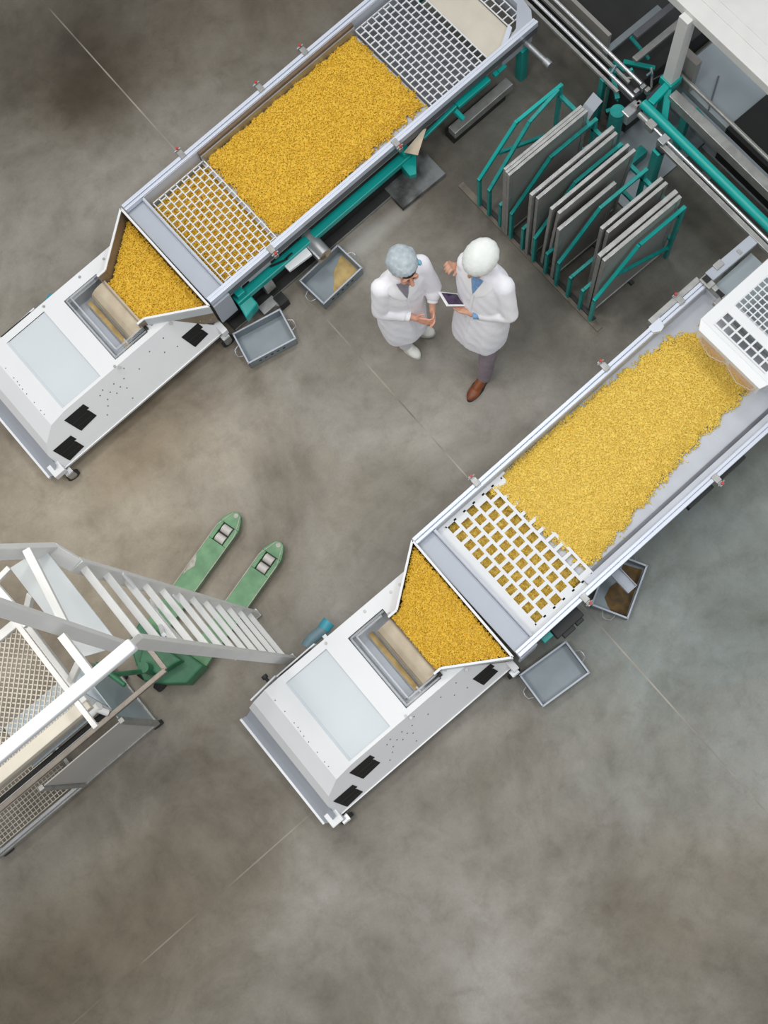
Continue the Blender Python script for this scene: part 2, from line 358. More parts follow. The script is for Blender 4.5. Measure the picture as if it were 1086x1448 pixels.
    # corner brackets and castors
    for nm, (x, y) in (('front', (-1.06, .315)), ('rear', (.563, .315))):
        MB().box((x-.05, y-.055, .16), (x+(.045 if nm == 'front' else .0), y+.05, .23)).build('corner_bracket', 'white', root, bevel=.005)
    for x, y in ((-1.015, .258), (.52, .262), (-1.0, 1.17), (.50, 1.17)):
        fk = MB().box((x-.03, y-.026, .075), (x+.03, y-.018, .16)).box((x-.03, y+.018, .075), (x+.03, y+.026, .16)).box((x-.03, y-.026, .135), (x+.03, y+.026, .16)).build('castor', 'steel', root)
        w = MB().tube([(x, y-.014, .052), (x, y+.014, .052)], .052, 20)
        w.tube([(x, y-.017, .052), (x, y+.017, .052)], .026, 14, 1).build('wheel', ['dark', 'alu'], fk, smooth=True)
    # black vents in the sloping side
    def vent(x0, x1, zt, zl):
        # outline in the plane of the side: notch at the upper right corner
        k = .045
        pts = [(x0, zt), (x1-.0, zt), (x1+.012, zt-.05), (x1-.012, zt-.05), (x1-.002, zt-.065), (x1+.012, zl+.012), (x0+.035, zl), (x0+.028, zl+.02)]
        poly = [side(px, pz)+sn*.0008 for px, pz in pts]
        v = MB().prism(poly, sn*.003)
        v.bar(side(x0+.02, zt-.06)+sn*.005, side(x1-.02, zt-.06)+sn*.005, .004, .004, up=sn, mi=1)
        v.bar(side(x0+.03, (zl+zt)/2-.03)+sn*.005, side(x1-.01, (zl+zt)/2-.03)+sn*.005, .003, .003, up=sn, mi=1)
        v.build('vent', ['black', 'dark'], root)
    vent(-.77, -.59, .435, .29); vent(-.985, -.815, .315, .17); vent(.265, .425, .335, .205)
    for c in ((-.22, .47), (.16, .56), (.27, .47), (.0, 1.215), (.22, 1.2), (.3, 1.2), (-.34, 1.22), (-.24, .5)):
        MB().disc((c[0], c[1], .488), (0, 0, 1), .011, 10, .004).build('bolt', 'alu', root)
    # loading pit with belt and clear guard
    p = MB(); x0, x1, y0, y1, zt, zf = -.205, .105, .535, 1.15, .488, .27
    p.add([(x0, y0, zt), (x1, y0, zt), (x1, y1, zt), (x0, y1, zt), (x0, y0, zf), (x1, y0, zf), (x1, y1, zf), (x0, y1, zf)], [(4, 5, 6, 7), (0, 4, 5, 1), (1, 5, 6, 2), (2, 6, 7, 3), (3, 7, 4, 0)])
    p.build('pit', 'pitm', root)
    bl = [(.12, .50), (.07, .50), (.02, .49), (-.015, .465), (-.028, .43), (-.03, .36), (-.02, .30)]
    b = MB()
    for (xa, za), (xb, zb2) in zip(bl, bl[1:]):
        b.prism([(xa, .585, za), (xb, .585, zb2), (xb, 1.06, zb2), (xa, 1.06, za)], (-.004, 0, -.004))
    b.build('belt', 'belt', root, smooth=True)
    MB().box((-.085, .60, .30), (-.05, 1.10, .33)).build('dust_strip', 'flour', root)
    MB().box((-.175, .60, .272), (-.10, 1.08, .30)).build('chute_bed', 'plate', root)
    g = MB()
    for a, c in (((-.19, .545, .47), (-.19, 1.135, .47)), ((-.15, .58, .50), (-.15, 1.12, .50)), ((-.19, .548, .47), (.10, .548, .47)), ((-.15, .575, .5), (.10, .575, .5)), ((-.19, 1.135, .47), (.1, 1.135, .47)), ((-.15, 1.115, .5), (.07, 1.115, .5)), ((-.06, .555, .5), (-.06, .60, .5))):
        g.bar(a, c, .012, .05)
    g.build('clear_guard', 'clear', root)
    MB().box((.10, .545, .489), (.125, .575, .515)).build('guard_hinge', 'black', root, bevel=.003)
    MB().box((.10, 1.075, .489), (.122, 1.10, .515)).build('guard_hinge', 'alu', root, bevel=.003)
    # hopper: trapezoid of upright walls
    poly = [(.56, 1.358), (.168, 1.066), (.098, 1.066), (.098, 1.05), (.098, .60), (.082, .585), (.15, .578), (.55, .328)]
    walls = [((.555, 1.358), (.168, 1.066)), ((.168, 1.066), (.095, 1.066)), ((.082, .581), (.142, .581)), ((.142, .581), (.55, .328)), ((.55, .328), (.555, 1.358))]
    h = MB(); rim = MB()
    for k, (a, c) in enumerate(walls):
        a, c = V((*a, 0)), V((*c, 0))
        h.bar(V((a.x, a.y, .445)), V((c.x, c.y, .445)), .006, .30)
        rim.bar(V((a.x, a.y, .60)), V((c.x, c.y, .60)), .017, .012)
    h.bar((.10, .585, .42), (.10, 1.066, .42), .006, .2)
    h.prism([(.55, .34, .33), (.555, 1.35, .33), (.17, 1.066, .33), (.10, 1.066, .33), (.10, .585, .33), (.15, .585, .33)], (0, 0, -.006))
    h.build('hopper', 'innerwall', root); rim.build('hopper_rim', 'white', root, bevel=.002)
    # outer skin of the slanted wall that faces the aisle
    MB().prism([(.142, .574, .485), (.55, .321, .485), (.55, .321, .592), (.142, .574, .592)], (-.002, -.003, 0)).build('hopper_skin', 'panel', root)
    # far flank: slim side cover, knob and the tension roller
    MB().bar((-.98, 1.275, .33), (-.74, 1.285, .38), .012, .08).bar((-.74, 1.272, .40), (-.40, 1.272, .42), .01, .1).build('side_cover', 'white', root)
    MB().box((-.72, 1.252, .40), (-.44, 1.262, .486)).build('side_slot', 'black', root)
    kb = MB().tube([(-.83, 1.26, .2), (-.83, 1.36, .2)], .012, 10).tube([(-.83, 1.35, .2), (-.83, 1.375, .2)], .022, 12)
    kb.build('side_knob', 'dark', root, smooth=True)
    ro = MB().tube([(-.46, 1.33, .24), (-.41, 1.345, .24), (-.30, 1.345, .24), (-.24, 1.36, .24)], .042, 18)
    ro = ro.build('tension_roller', 'bluegrey', root, smooth=True)
    MB().tube([(-.30, 1.345, .24), (-.265, 1.355, .24), (-.235, 1.36, .24)], .046, 18).build('end_cap', 'tealcap', ro, smooth=True)
    MB().tube([(-.47, 1.325, .24), (-.435, 1.34, .24)], .044, 18).build('end_cap', 'bluegrey', ro, smooth=True)
    MB().box((-.34, 1.25, .22), (-.31, 1.31, .26)).build('roller_bracket', 'steel', root)
    return root
tr2 = trolley()
tr1 = copy_tree(tr2)
tr1.location = D_A+rotz((-0.3, 0.8, 0), T_A); tr1.rotation_euler = (0, 0, T_A)
tr1['label'] = 'white hopper trolley at the upper left, its front reaching the left edge'

# ------------------------------------------------------------------ vibrating conveyors
PIV = V((0.55, 0.85, 0))
LOC1 = D_A+rotz(PIV, T_A)
def grating(x0, x1, y0, y1, nx, ny, wl, ws, z, h):
    g = MB(); px = (x1-x0)/nx; py = (y1-y0)/ny
    for i in range(nx+1): x = x0+i*px; g.box((x-wl/2, y0, z), (x+wl/2, y1, z+h))
    for i in range(nx):
        for k in range(-1, ny+1):
            y = y0+(k+(0.5 if i % 2 else 0))*py
            if y0-.001 <= y <= y1+.001: g.box((x0+i*px, y-ws/2, z+.0005), (x0+(i+1)*px, y+ws/2, z+h-.0005))
    g.box((x0, y0-ws/2, z), (x1, y0+ws/2, z+h)); g.box((x0, y1-ws/2, z), (x1, y1+ws/2, z+h))
    return g
def clamp(root, x, y, sgn):
    c = MB().box((x-.022, y-.03, .60), (x+.022, y+.03, .636)).box((x-.018, y+sgn*.028, .585), (x+.018, y+sgn*.062, .625)).tube([(x-.03, y+sgn*.045, .632), (x+.03, y+sgn*.045, .632)], .006, 8)
    c = c.build('clamp', 'alu', root, bevel=.003)
    MB().tube([(x+.004, y+sgn*.05, .625), (x+.004, y+sgn*.05, .648)], .010, 10).build('clamp_knob', 'red', c, smooth=True)
def conveyor(label, rz, loc, L, which):
    root = thing('vibrating_conveyor', label, 'conveyor', PIV, 0, 'long vibrating trough conveyors')
    yS, yN = (.332 if which == 1 else .295), 1.366
    for nm, y0, y1, s in (('side_rail', yN-.052, yN, 1), ('side_rail', yS, yS+.052, -1)):
        yo = y1 if s > 0 else y0; yi = y0 if s > 0 else y1
        LL = 3.26 if which == 2 and s > 0 else L
        r = MB().box((.572, yo, .565), (LL, yo-s*.026, .622)).box((.572, yo-s*.030, .565), (LL, yi, .614)).box((.572, yo-s*.020, .565), (LL, yo-s*.04, .600))
        r.build(nm, 'rail', root, bevel=.003)
        MB().box((.724, yo-s*.004, .49), (LL, yo-s*.010, .566)).build('side_plate', 'darkplate', root)
    tfl = .470
    LT = 2.76 if which == 1 else 3.34
    t = MB().box((1.24, yS+.03, tfl-.006), (LT, yN-.03, tfl)).box((.72, yS+.045, .44), (.735, yN-.045, .60))
    t.box((.72, yS+.050, .375), (1.30, yN-.05, .381))
    for y in (yS+.05, yN-.055): t.box((.72, y, .38), (3.26 if which == 2 and y > 1 else L, y+.005, .60))
    t.build('trough', 'trough', root)
    # receiving plate with folded skirt
    MB().box((.572, yS+.005, .535), (.716, yN-.03, .545)).box((.572, yS-.012, .235), (.722, yS+.005, .545)).build('end_plate', 'plate', root, bevel=.003)
    MB().box((.716, yS+.03, .545), (.728, yN-.03, .585)).build('end_bar', 'rail', root, bevel=.003)
    if which == 1: MB().box((2.765, yS+.05, .36), (3.32, yN-.05, .366)).build('dark_backing', 'darkplate', root)  # dark sheet stands in for the shade below the open grid
    # frame, legs, skid
    MB().bar((.74, .350, .30), (2.46, .350, .30), .075, .06).build('frame_tube', 'teal', root, bevel=.008)
    MB().bar((.74, 1.28, .29), (L-.1, 1.28, .29), .07, .06).build('frame_tube', 'teal', root, bevel=.008)
    for x in (.80, 2.43, L-.12):
        for y in (.36, 1.27): MB().box((x-.035, y-.035, .0), (x+.035, y+.035, .40)).build('leg', 'teal', root, bevel=.006)
    if which == 1:
        MB().box((.62, .375, .0), (2.52, .46, .09)).box((.62, .30, .0), (2.52, .376, .03)).build('skid', 'dark', root)
        MB().box((.62, .296, .0), (2.52, .300, .036)).build('skid_edge', 'alu', root)
    for x in (1.15, 2.345):
        clamp(root, x, yN-.004, 1); clamp(root, x, yS+.004, -1)
    clamp(root, 1.915 if which == 1 else 3.05, yN-.004, 1)
    if which == 1:
        g = grating(.765, 1.258, .385, 1.275, 9, 16, .0085, .0085, .50, .012); g.build('screen_grid', 'grid', root)
        g = grating(2.765, 3.315, .385, 1.275, 10, 16, .0085, .0085, .52, .012); g.build('screen_grid', 'grid', root)
        MB().box((1.25, 1.272, .47), (2.76, 1.282, .575)).build('liner_strip', 'steel', root)
        MB().box((1.25, 1.284, .48), (2.76, 1.310, .600)).build('inner_wall', 'brownwall', root)
        # outfeed: cream plate, rolled steel edge and end cap
        MB().box((3.325, .36, .50), (3.60, 1.32, .512)).build('outfeed_plate', 'beige', root, bevel=.003)
        MB().prism([(3.44, .36, .512), (3.60, .46, .512), (3.60, .50, .512), (3.36, .36, .512)], (0, 0, .05)).build('corner_gusset', 'rail', root)
        g = grating(3.60, 3.72, .50, 1.3, 2, 12, .008, .008, .53, .01); g.build('screen_grid', 'grid', root)
        MB().prism([(3.40, .345, .60), (3.62, .345, .60), (3.70, .345, .60), (3.78, .45, .60), (3.80, .56, .60), (3.80, 1.36, .60), (3.74, 1.36, .60), (3.74, .56, .60), (3.60, .42, .60), (3.40, .36, .60)], (0, 0, -.2)).build('end_cap', 'plate', root, bevel=.004)
        # mechanisms on the aisle side
        MB().box((.915, .365, .27), (1.13, .436, .315)).build('junction_box', 'white', root, bevel=.004)
        MB().prism([(1.19, .26, .305), (1.19, .335, .305), (1.235, .36, .305), (1.27, .335, .305), (1.29, .39, .305), (1.41, .39, .305), (1.40, .245, .305)], (0, 0, -.03)).build('bracket_plate', 'white', root, bevel=.002)
        MB().bar((1.10, .36, .36), (1.24, .33, .33), .012).bar((1.22, .34, .33), (1.29, .33, .36), .010).build('hose', 'black', root)
        rb = MB().tube([(1.475, .18, .28), (1.475, .40, .28)], .055, 20).box((1.41, .18, .22), (1.475, .40, .30)); rb.build('roller_housing', 'steel', root, smooth=True)
        MB().prism([(.72, .22, .16), (.86, .25, .16), (.86, .37, .20), (.77, .45, .22)], (0, 0, .10)).build('foot_casting', 'teal', root, bevel=.01)
        MB().prism([(.79, .33, .34), (.86, .40, .36), (.80, .44, .37)], (0, 0, .008)).build('leaf_spring', 'beige', root)
        MB().prism([(2.53, .35, .30), (2.39, .19, .30), (2.345, .21, .30), (2.36, .36, .30)], (0, 0, -.05)).build('foot_casting', 'teal', root)
        MB().prism([(2.40, .33, .42), (2.46, .24, .42), (2.62, .32, .50), (2.60, .33, .50)], (0, 0, .006)).build('leaf_spring', 'belt', root)
        MB().box((2.93, .305, .41), (3.25, .368, .45)).build('guard_plate', 'teal', root, bevel=.006)
        MB().bar((2.60, .345, .36), (2.95, .345, .42), .03).bar((2.90, .32, .42), (2.92, .25, .36), .035).build('guard_bracket', 'teal', root, bevel=.005)
        MB().box((3.30, .31, .40), (3.34, .35, .43)).box((3.345, .315, .405), (3.42, .345, .425)).build('guard_clip', 'teal', root, bevel=.004)
        MB().box((2.86, .28, .10), (3.46, .36, .18)).build('drive_box', 'alu', root, bevel=.006)
        MB().box((2.86, .30, .0), (3.40, .40, .10)).build('drive_skid', 'dark', root)
        cy = MB().tube([(3.63, .36, .47), (3.63, .12, .47)], .022, 16).tube([(3.63, .13, .47), (3.63, .075, .47)], .030, 16).tube([(3.63, .40, .47), (3.63, .35, .47)], .032, 16)
        cy.build('air_cylinder', 'steel', root, smooth=True)
        MB().tube([(.95, .28, .05), (1.02, .20, .05)], .03, 10).box((.86, .22, 0), (1.0, .30, .08)).build('foot_motor', 'alu', root)
        MB().box((.99, .18, 0), (1.07, .27, .10)).build('motor_fan', 'black', root)
        MB().tube([(.98, .40, .16), (1.06, .40, .16)], .10, 24).build('pulley', 'alu', root, smooth=True)
        MB().box((1.06, .37, .09), (1.36, .44, .18)).build('motor_cover', 'dark', root)
    else:
        g = grating(.80, 1.32, .385, 1.29, 6, 11, .021, .025, .505, .006)
        for i in (1, 3, 5):
            xa, xb, hp = .80+i*.0867, .80+(i+1)*.0867, .905/22
            g.box((xa, .384, .5052), (xb, .385+hp, .5108)); g.box((xa, 1.29-hp, .5052), (xb, 1.291, .5108))
        g.box((.768, .384, .5052), (.79, 1.291, .5108))
        g.box((.728, .345, .5046), (.795, 1.31, .5104)).box((.795, .345, .5046), (1.36, .383, .5104)).box((.795, 1.292, .5046), (1.36, 1.31, .5104)); g.build('screen_plate', 'grid', root)
        # lined trough beyond
        MB().box((1.24, .345, .50), (L, .39, .565)).build('liner_strip', 'trough', root)
        MB().bar((1.3, .405, .492), (L, .405, .492), .03, .01).build('floor_bead', 'darkplate', root)
        MB().box((2.60, .395, .471), (2.603, 1.30, .474)).box((1.93, .40, .471), (1.933, .55, .474)).build('floor_seam', 'rail', root)
        MB().box((2.79, 1.367, .50), (3.25, 1.41, .63)).build('rail_extension', 'alu', root, bevel=.003)
        MB().prism([(2.76, 1.37, .63), (2.86, 1.37, .63), (2.84, 1.30, .63), (2.80, 1.29, .63), (2.75, 1.32, .63)], (0, 0, -.04)).build('corner_gusset', 'rail', root, bevel=.003)
        e = MB().box((3.262, 1.05, .56), (3.30, 1.37, .64)).box((3.24, 1.28, .624), (3.30, 1.38, .65)).box((3.20, 1.10, .58), (3.262, 1.20, .63)); e.build('end_bracket', 'alu', root, bevel=.004)
        MB().box((3.255, 1.32, .645), (3.30, 1.37, .655)).box((3.26, 1.18, .635), (3.29, 1.24, .645)).build('bracket_slot', 'black', root)
        MB().box((3.34, .395, .47), (L, 1.30, .50)).build('infeed_plate', 'sheet', root)
        # waste chute, black drive bracket
        c = MB().box((1.43, .135, .33), (1.51, .30, .336)).box((1.43, .135, .336), (1.434, .30, .37)).box((1.506, .135, .336), (1.51, .30, .37)).box((1.43, .135, .336), (1.51, .139, .35)); c.build('waste_chute', 'plate', root)
        c = MB().box((.86, .225, .34), (1.10, .30, .42)).box((.90, .195, .35), (1.0, .23, .40)).box((1.02, .20, .35), (1.08, .23, .40)); c.build('drive_bracket', 'black', root, bevel=.004)
        MB().box((.77, .26, .36), (.85, .30, .46)).build('frame_end', 'teal', root, bevel=.004)
        MB().box((2.10, .270, .46), (2.32, .295, .54)).box((2.40, .272, .46), (2.62, .295, .54)).build('cable_clip', 'black', root)
    root.location = loc; root.rotation_euler = (0, 0, rz)
    return root
cv1 = conveyor('long trough conveyor at the top left carrying yellow pasta between two fine white wire grids', T_A, LOC1, 3.74, 1)
cv2 = conveyor('long trough conveyor at right with a white square-hole plate, fed under the white gridded hood', T_A, PIV, 3.70, 2)

# ------------------------------------------------------------------ pasta
def inpoly(px, py, poly):
    c = np.zeros(len(px), bool); n = len(poly); j = n-1
    for i in range(n):
        xi, yi = poly[i]; xj, yj = poly[j]
        t = ((yi > py) != (yj > py)) & (px < (xj-xi)*(py-yi)/(yj-yi+1e-12)+xi); c ^= t; j = i
    return c
def edgedist(px, py, poly):
    d = np.full(len(px), 9.0); n = len(poly)
    for i in range(n):
        a = np.array(poly[i]); b = np.array(poly[(i+1) % n]); ab = b-a
        t = np.clip(((px-a[0])*ab[0]+(py-a[1])*ab[1])/(ab@ab), 0, 1)
        d = np.minimum(d, np.hypot(px-a[0]-t*ab[0], py-a[1]-t*ab[1]))
    return d
def pasta(label, loc, rz, patches, seed, mkey, size=1.0):
    """patches: (polygon, floor height, depth at middle, soft margin, number of pieces)"""
    rs = np.random.RandomState(seed); Vs = []; Fs = []; off = 0
    # one curved hollow-looking macaroni: 5 rings x 5 sides
    R, r, arc = .0095*size, .0036*size, 2.4; nr, ns = 5, 5
    th = (np.arange(nr)/(nr-1)-.5)*arc; ph = np.arange(ns)*2*np.pi/ns
    pv = np.array([((R+r*np.cos(p))*np.sin(t), (R+r*np.cos(p))*np.cos(t)-R*.8, r*np.sin(p)) for t in th for p in ph])
    pf = [(i*ns+j, i*ns+(j+1) % ns, (i+1)*ns+(j+1) % ns, (i+1)*ns+j) for i in range(nr-1) for j in range(ns)]
    pf = np.array(pf)
    for poly, z0, dep, soft, cnt in patches:
        rag = 0.15 if soft < .06 else 1.0
        P = np.array(poly); lo, hi = P.min(0)-.04, P.max(0)+.04
        nzx = rs.uniform(0, 6, 6)
        def hfun(x, y):
            ins = inpoly(x, y, poly); d = edgedist(x, y, poly); sd = np.where(ins, d, -d)
            sd = sd+rag*(.018*np.sin(x*31+nzx[0])*np.sin(y*37+nzx[1])+.008*np.sin(x*90+nzx[2])*np.sin(y*83+nzx[3]))
            h = dep*np.clip(sd/max(soft, 1e-3), 0, 1)**.7
            h = h+.006*np.sin(x*9+nzx[4])*np.sin(y*11+nzx[5])*np.clip(sd/.1, 0, 1)
            return sd, h
        # underlying heap surface
        g = .018; nx = int((hi[0]-lo[0])/g)+1; ny = int((hi[1]-lo[1])/g)+1
        gx, gy = np.meshgrid(lo[0]+np.arange(nx)*g, lo[1]+np.arange(ny)*g, indexing='ij'); gx = gx.ravel(); gy = gy.ravel()
        sd, h = hfun(gx, gy); ok = sd > .008
        idx = -np.ones(nx*ny, int); idx[ok] = np.arange(ok.sum())
        Vs.append(np.stack([gx[ok], gy[ok], z0+np.maximum(h[ok]-.003, .001)], 1))
        a = np.arange(nx*ny).reshape(nx, ny); q = np.stack([a[:-1, :-1], a[1:, :-1], a[1:, 1:], a[:-1, 1:]], -1).reshape(-1, 4); q = idx[q]; q = q[(q >= 0).all(1)]
        Fs.append(q+off); off += ok.sum()
        # pieces
        n = int(cnt); x = rs.uniform(lo[0], hi[0], n*3); y = rs.uniform(lo[1], hi[1], n*3); sd, h = hfun(x, y)
        keep = (sd > 0)*1.0+((sd <= 0) & (sd > -.03))*.22*np.exp(sd/.012)*(rag > .5)
        k = rs.rand(len(x)) < keep; x, y, sd, h = x[k][:n], y[k][:n], sd[k][:n], h[k][:n]; m = len(x)
        yaw = rs.uniform(0, 2*np.pi, m); tl = rs.normal(0, .35, m); rl = rs.normal(0, .45, m); flip = rs.rand(m) < .5
        cy_, sy_ = np.cos(yaw), np.sin(yaw); ct, st = np.cos(tl), np.sin(tl); cr, sr = np.cos(rl), np.sin(rl)
        Rm = np.zeros((m, 3, 3))
        Rx = np.zeros((m, 3, 3)); Rx[:, 0, 0] = 1; Rx[:, 1, 1] = ct; Rx[:, 1, 2] = -st; Rx[:, 2, 1] = st; Rx[:, 2, 2] = ct
        Ry = np.zeros((m, 3, 3)); Ry[:, 1, 1] = 1; Ry[:, 0, 0] = cr; Ry[:, 0, 2] = sr; Ry[:, 2, 0] = -sr; Ry[:, 2, 2] = cr
        Rz = np.zeros((m, 3, 3)); Rz[:, 2, 2] = 1; Rz[:, 0, 0] = cy_; Rz[:, 0, 1] = -sy_; Rz[:, 1, 0] = sy_; Rz[:, 1, 1] = cy_
        Rm = Rz @ Ry @ Rx
        w = np.einsum('mij,pj->mpi', Rm, pv)*rs.uniform(.88, 1.12, m)[:, None, None]
        pos = np.stack([x, y, z0+np.maximum(h, 0)+.003+rs.uniform(0, .004, m)], 1)
        w = w+pos[:, None, :]
        Vs.append(w.reshape(-1, 3)); Fs.append((pf[None]+(np.arange(m)*len(pv))[:, None, None]).reshape(-1, 4)+off); off += m*len(pv)
    vv = np.concatenate(Vs); ff = np.concatenate(Fs); vv = vv-np.array([PIV.x, PIV.y, 0])
    me = bpy.data.meshes.new('pasta'); me.vertices.add(len(vv)); me.vertices.foreach_set('co', vv.astype(np.float32).ravel())
    me.loops.add(ff.size); me.loops.foreach_set('vertex_index', ff.astype(np.int32).ravel())
    me.polygons.add(len(ff)); me.polygons.foreach_set('loop_start', np.arange(0, ff.size, 4, dtype=np.int32)); me.polygons.foreach_set('loop_total', np.full(len(ff), 4, np.int32))
    me.polygons.foreach_set('use_smooth', np.ones(len(ff), bool))
    me.update(calc_edges=True); me.validate(); me.materials.append(M[mkey])
    o = bpy.data.objects.new('pasta', me); COL.objects.link(o); o.location = loc; o.rotation_euler = (0, 0, rz)
    return tag(o, label, 'pasta', None, 'stuff')
hop = [(.552, 1.352), (.168, 1.064), (.101, 1.064), (.101, .585), (.147, .582), (.548, .331)]
pasta('curved yellow pasta filling the trough of the upper left conveyor', LOC1, T_A,
      [([(1.27, 1.285), (2.74, 1.285), (2.745, .47), (2.5, .475), (2.0, .44), (1.75, .40), (1.27, .415)], .471, .075, .10, 15000),
       ([(.745, 1.302), (1.30, 1.302), (1.30, .398), (.745, .398)], .381, .035, .02, 4500)], 3, 'pasta')
pasta('curved yellow pasta heaped in the trough of the right conveyor below the white hood', PIV, T_A,
      [([(1.20, 1.298), (1.55, 1.312), (2.3, 1.295), (2.85, 1.235), (3.1, 1.10), (3.1, .60), (2.5, .565), (2.03, .52), (1.62, .46), (1.31, .43)], .471, .085, .16, 19000),
       ([(.74, 1.30), (1.30, 1.30), (1.30, .42), (1.05, .365), (.745, .365)], .381, .035, .02, 4500)], 5, 'pasta2', .86)
pasta('yellow pasta in the open hopper of the trolley at the upper left', LOC1, T_A, [(hop, .336, .115, .012, 5200)], 8, 'pasta')
pasta('yellow pasta in the open hopper of the middle trolley beside the cream belt', PIV, 0, [(hop, .336, .205, .012, 6200)], 9, 'pasta', .86)

# ------------------------------------------------------------------ white feed hood over the right conveyor
def hood():
    c = V((3.4, .80, 0)); root = thing('feed_hood', 'white feed hood with two wire grids at the right edge, over the heaped pasta', 'hood', c)
    zt, zb_ = .96, .80; x0, x1, y0, y1 = 2.87, 3.72, .505, 1.125
    h = MB(); zs = zt
    def slab(xa, xb, ya, yb): h.box((xa, ya, zb_ if False else zt-.02), (xb, yb, zt))
    slab(2.955, 2.965, .57, 1.04)
    # deck around the two grids
    slab(2.93, 2.97, y0+.06, y1-.08); slab(3.09, 3.15, y0+.06, y1-.08); slab(3.66, x1, y0+.06, y1-.08)
    slab(2.93, x1, y0, y0+.065); slab(2.93, x1, y1-.085, y1)
    h.prism([(2.93, y0, zt), (2.93, y1, zt), (2.87, y1-.045, zt-.012), (2.87, y0+.02, zt-.012)], (0, 0, -.02))
    # downturned skirts
    h.box((2.868, y0+.02, zb_+.03), (2.876, y1-.045, zt-.012)); h.box((2.93, y0, zb_), (x1, y0+.008, zt)); h.box((2.93, y1-.008, zb_), (x1, y1, zt))
    h.build('hood_shell', 'white', root, bevel=.004)
    g = MB()
    for i in range(3): x = 2.97+i*.06; g.box((x-.006, .57, zt-.012), (x+.006, 1.04, zt-.002))
    for k in range(8): y = .57+k*.0671; g.box((2.97, y-.007, zt-.0115), (3.09, y+.007, zt-.0025))
    g.build('coarse_grid', 'grid', root)
    g = MB()
    for i in range(13): x = 3.15+i*.0425; g.box((x-.004, .57, zt-.012), (x+.004, 1.04, zt-.004))
    for k in range(12): y = .57+k*.0427; g.box((3.15, y-.004, zt-.0115), (3.66, y+.004, zt-.0045))
    g.build('fine_grid', 'grid', root)
    # glass-clear flaps hanging over the outlet
    f = MB()
    for ya, yb in ((.54, .80), (.80, 1.05)):
        prof = [(2.878, .93), (2.862, .89), (2.850, .84), (2.850, .80)]
        for (xa, za), (xb, zb2) in zip(prof, prof[1:]): f.prism([(xa, ya+.004, za), (xa, yb-.004, za), (xb, yb-.02, zb2), (xb, ya+.02, zb2)], (.003, 0, 0))
    f.build('outlet_flap', 'flap', root, smooth=True)
    rm = MB()
    for ya, yb in ((.54, .80), (.80, 1.05)): rm.tube([(2.87, ya, .93), (2.852, ya+.03, .86), (2.846, (ya+yb)/2, .80), (2.852, yb-.03, .86), (2.87, yb, .93)], .004, 8)
    rm.build('flap_edge', 'clear', root, smooth=True)
    # inner ducts seen through the grids, and legs standing behind the frame edge
    MB().box((3.2, .60, .60), (3.66, 1.0, .62)).tube([(3.25, .62, .74), (3.6, .95, .66)], .04, 14).build('inner_duct', 'tray', root, smooth=True)
    for x in (3.20, 3.66):
        MB().box((x-.03, .17, 0), (x+.03, .23, .80)).build('leg', 'white', root); MB().box((x-.02, .17, .80), (x+.02, 1.10, .83)).build('cross_beam', 'white', root)
    root.location = PIV+rotz(c-PIV, T_A); root.rotation_euler = (0, 0, T_A)
hood()

# ------------------------------------------------------------------ collecting trays
def tray():
    root = thing('collecting_tray', 'empty grey metal tray on the floor beside the upper left trolley, nearer the trolley', 'tray', (0, 0, 0), 0, 'grey metal collecting trays')
    a, b, h = .20, .133, .115; t = .004; m = MB()
    m.box((-a, -b, .0), (a, b, .005))
    m.box((-a, -b, 0), (a, -b+t, h)).box((-a, b-t, 0), (a, b, h)).box((-a, -b, 0), (-a+t, b, h)).box((a-t, -b, 0), (a, b, h))
    m.build('tray_body', 'tray', root)
    MB().box((-a-.004, -b-.004, h), (a+.004, -b+.008, h+.004)).box((-a-.004, b-.008, h), (a+.004, b+.004, h+.004)).box((-a-.004, -b, h), (-a+.008, b, h+.004)).box((a-.008, -b, h), (a+.004, b, h+.004)).build('tray_rim', 'plate', root)
    for s in (-1, 1):
        MB().tube([(s*a, -.045, .075), (s*(a+.012), -.045, .078), (s*(a+.045), -.03, .07), (s*(a+.052), 0, .066), (s*(a+.045), .03, .07), (s*(a+.012), .045, .078), (s*a, .045, .075)], .0035, 8).build('wire_handle', 'steel', root, smooth=True)
    k = MB()
    for i in range(5): k.box((-.12+i*.05, -b-.0015, .05+(.004 if i % 2 else 0)), (-.10+i*.05, -b, .068))
    k.build('stencil_mark', 'dark', root)
    return root
tA = tray()
def ptray(o, ax, ay, bx, by, cx, cy, dx, dy):       # four rim corners of the photo's tray, in order around it
    c = V(((ax+bx+cx+dx)/4, (ay+by+cy+dy)/4, 0)); e = V((bx-ax+cx-dx, by-ay+cy-dy, 0)); o.location = c; o.rotation_euler = (0, 0, math.atan2(e.y, e.x))
ptray(tA, .583, 3.561, .977, 3.449, .91, 3.179, .541, 3.233)
tB = copy_tree(tA); ptray(tB, 1.25, 3.527, 1.64, 3.544, 1.633, 3.283, 1.242, 3.244); tB['label'] = 'grey metal tray with a patch of yellow flour, nearest the woman in the hairnet'
tC = copy_tree(tA); ptray(tC, .555, .224, .933, .187, .907, -.068, .513, -.043); tC['label'] = 'clean grey metal tray on open floor by the rear corner of the middle trolley'
tD = copy_tree(tA); ptray(tD, 1.232, .258, 1.634, .347, 1.691, .228, 1.334, .039)
tD.location = (1.483, .245, 0); tD.rotation_euler = (0, 0, math.radians(28)); tD['label'] = 'grey metal tray with brown residue under the small waste chute of the right conveyor'
def residue(o, pts, mkey, label):
    R = Matrix.Rotation(o.rotation_euler.z, 3, 'Z'); loc = V(o.location)
    m = MB().prism([(x, y, .0055) for x, y in pts], (0, 0, .004))
    r = m.build('flour_residue', mkey, org=(0, 0, 0)); r.location = loc; r.rotation_euler = o.rotation_euler
    tag(r, label, 'flour', None, 'stuff')
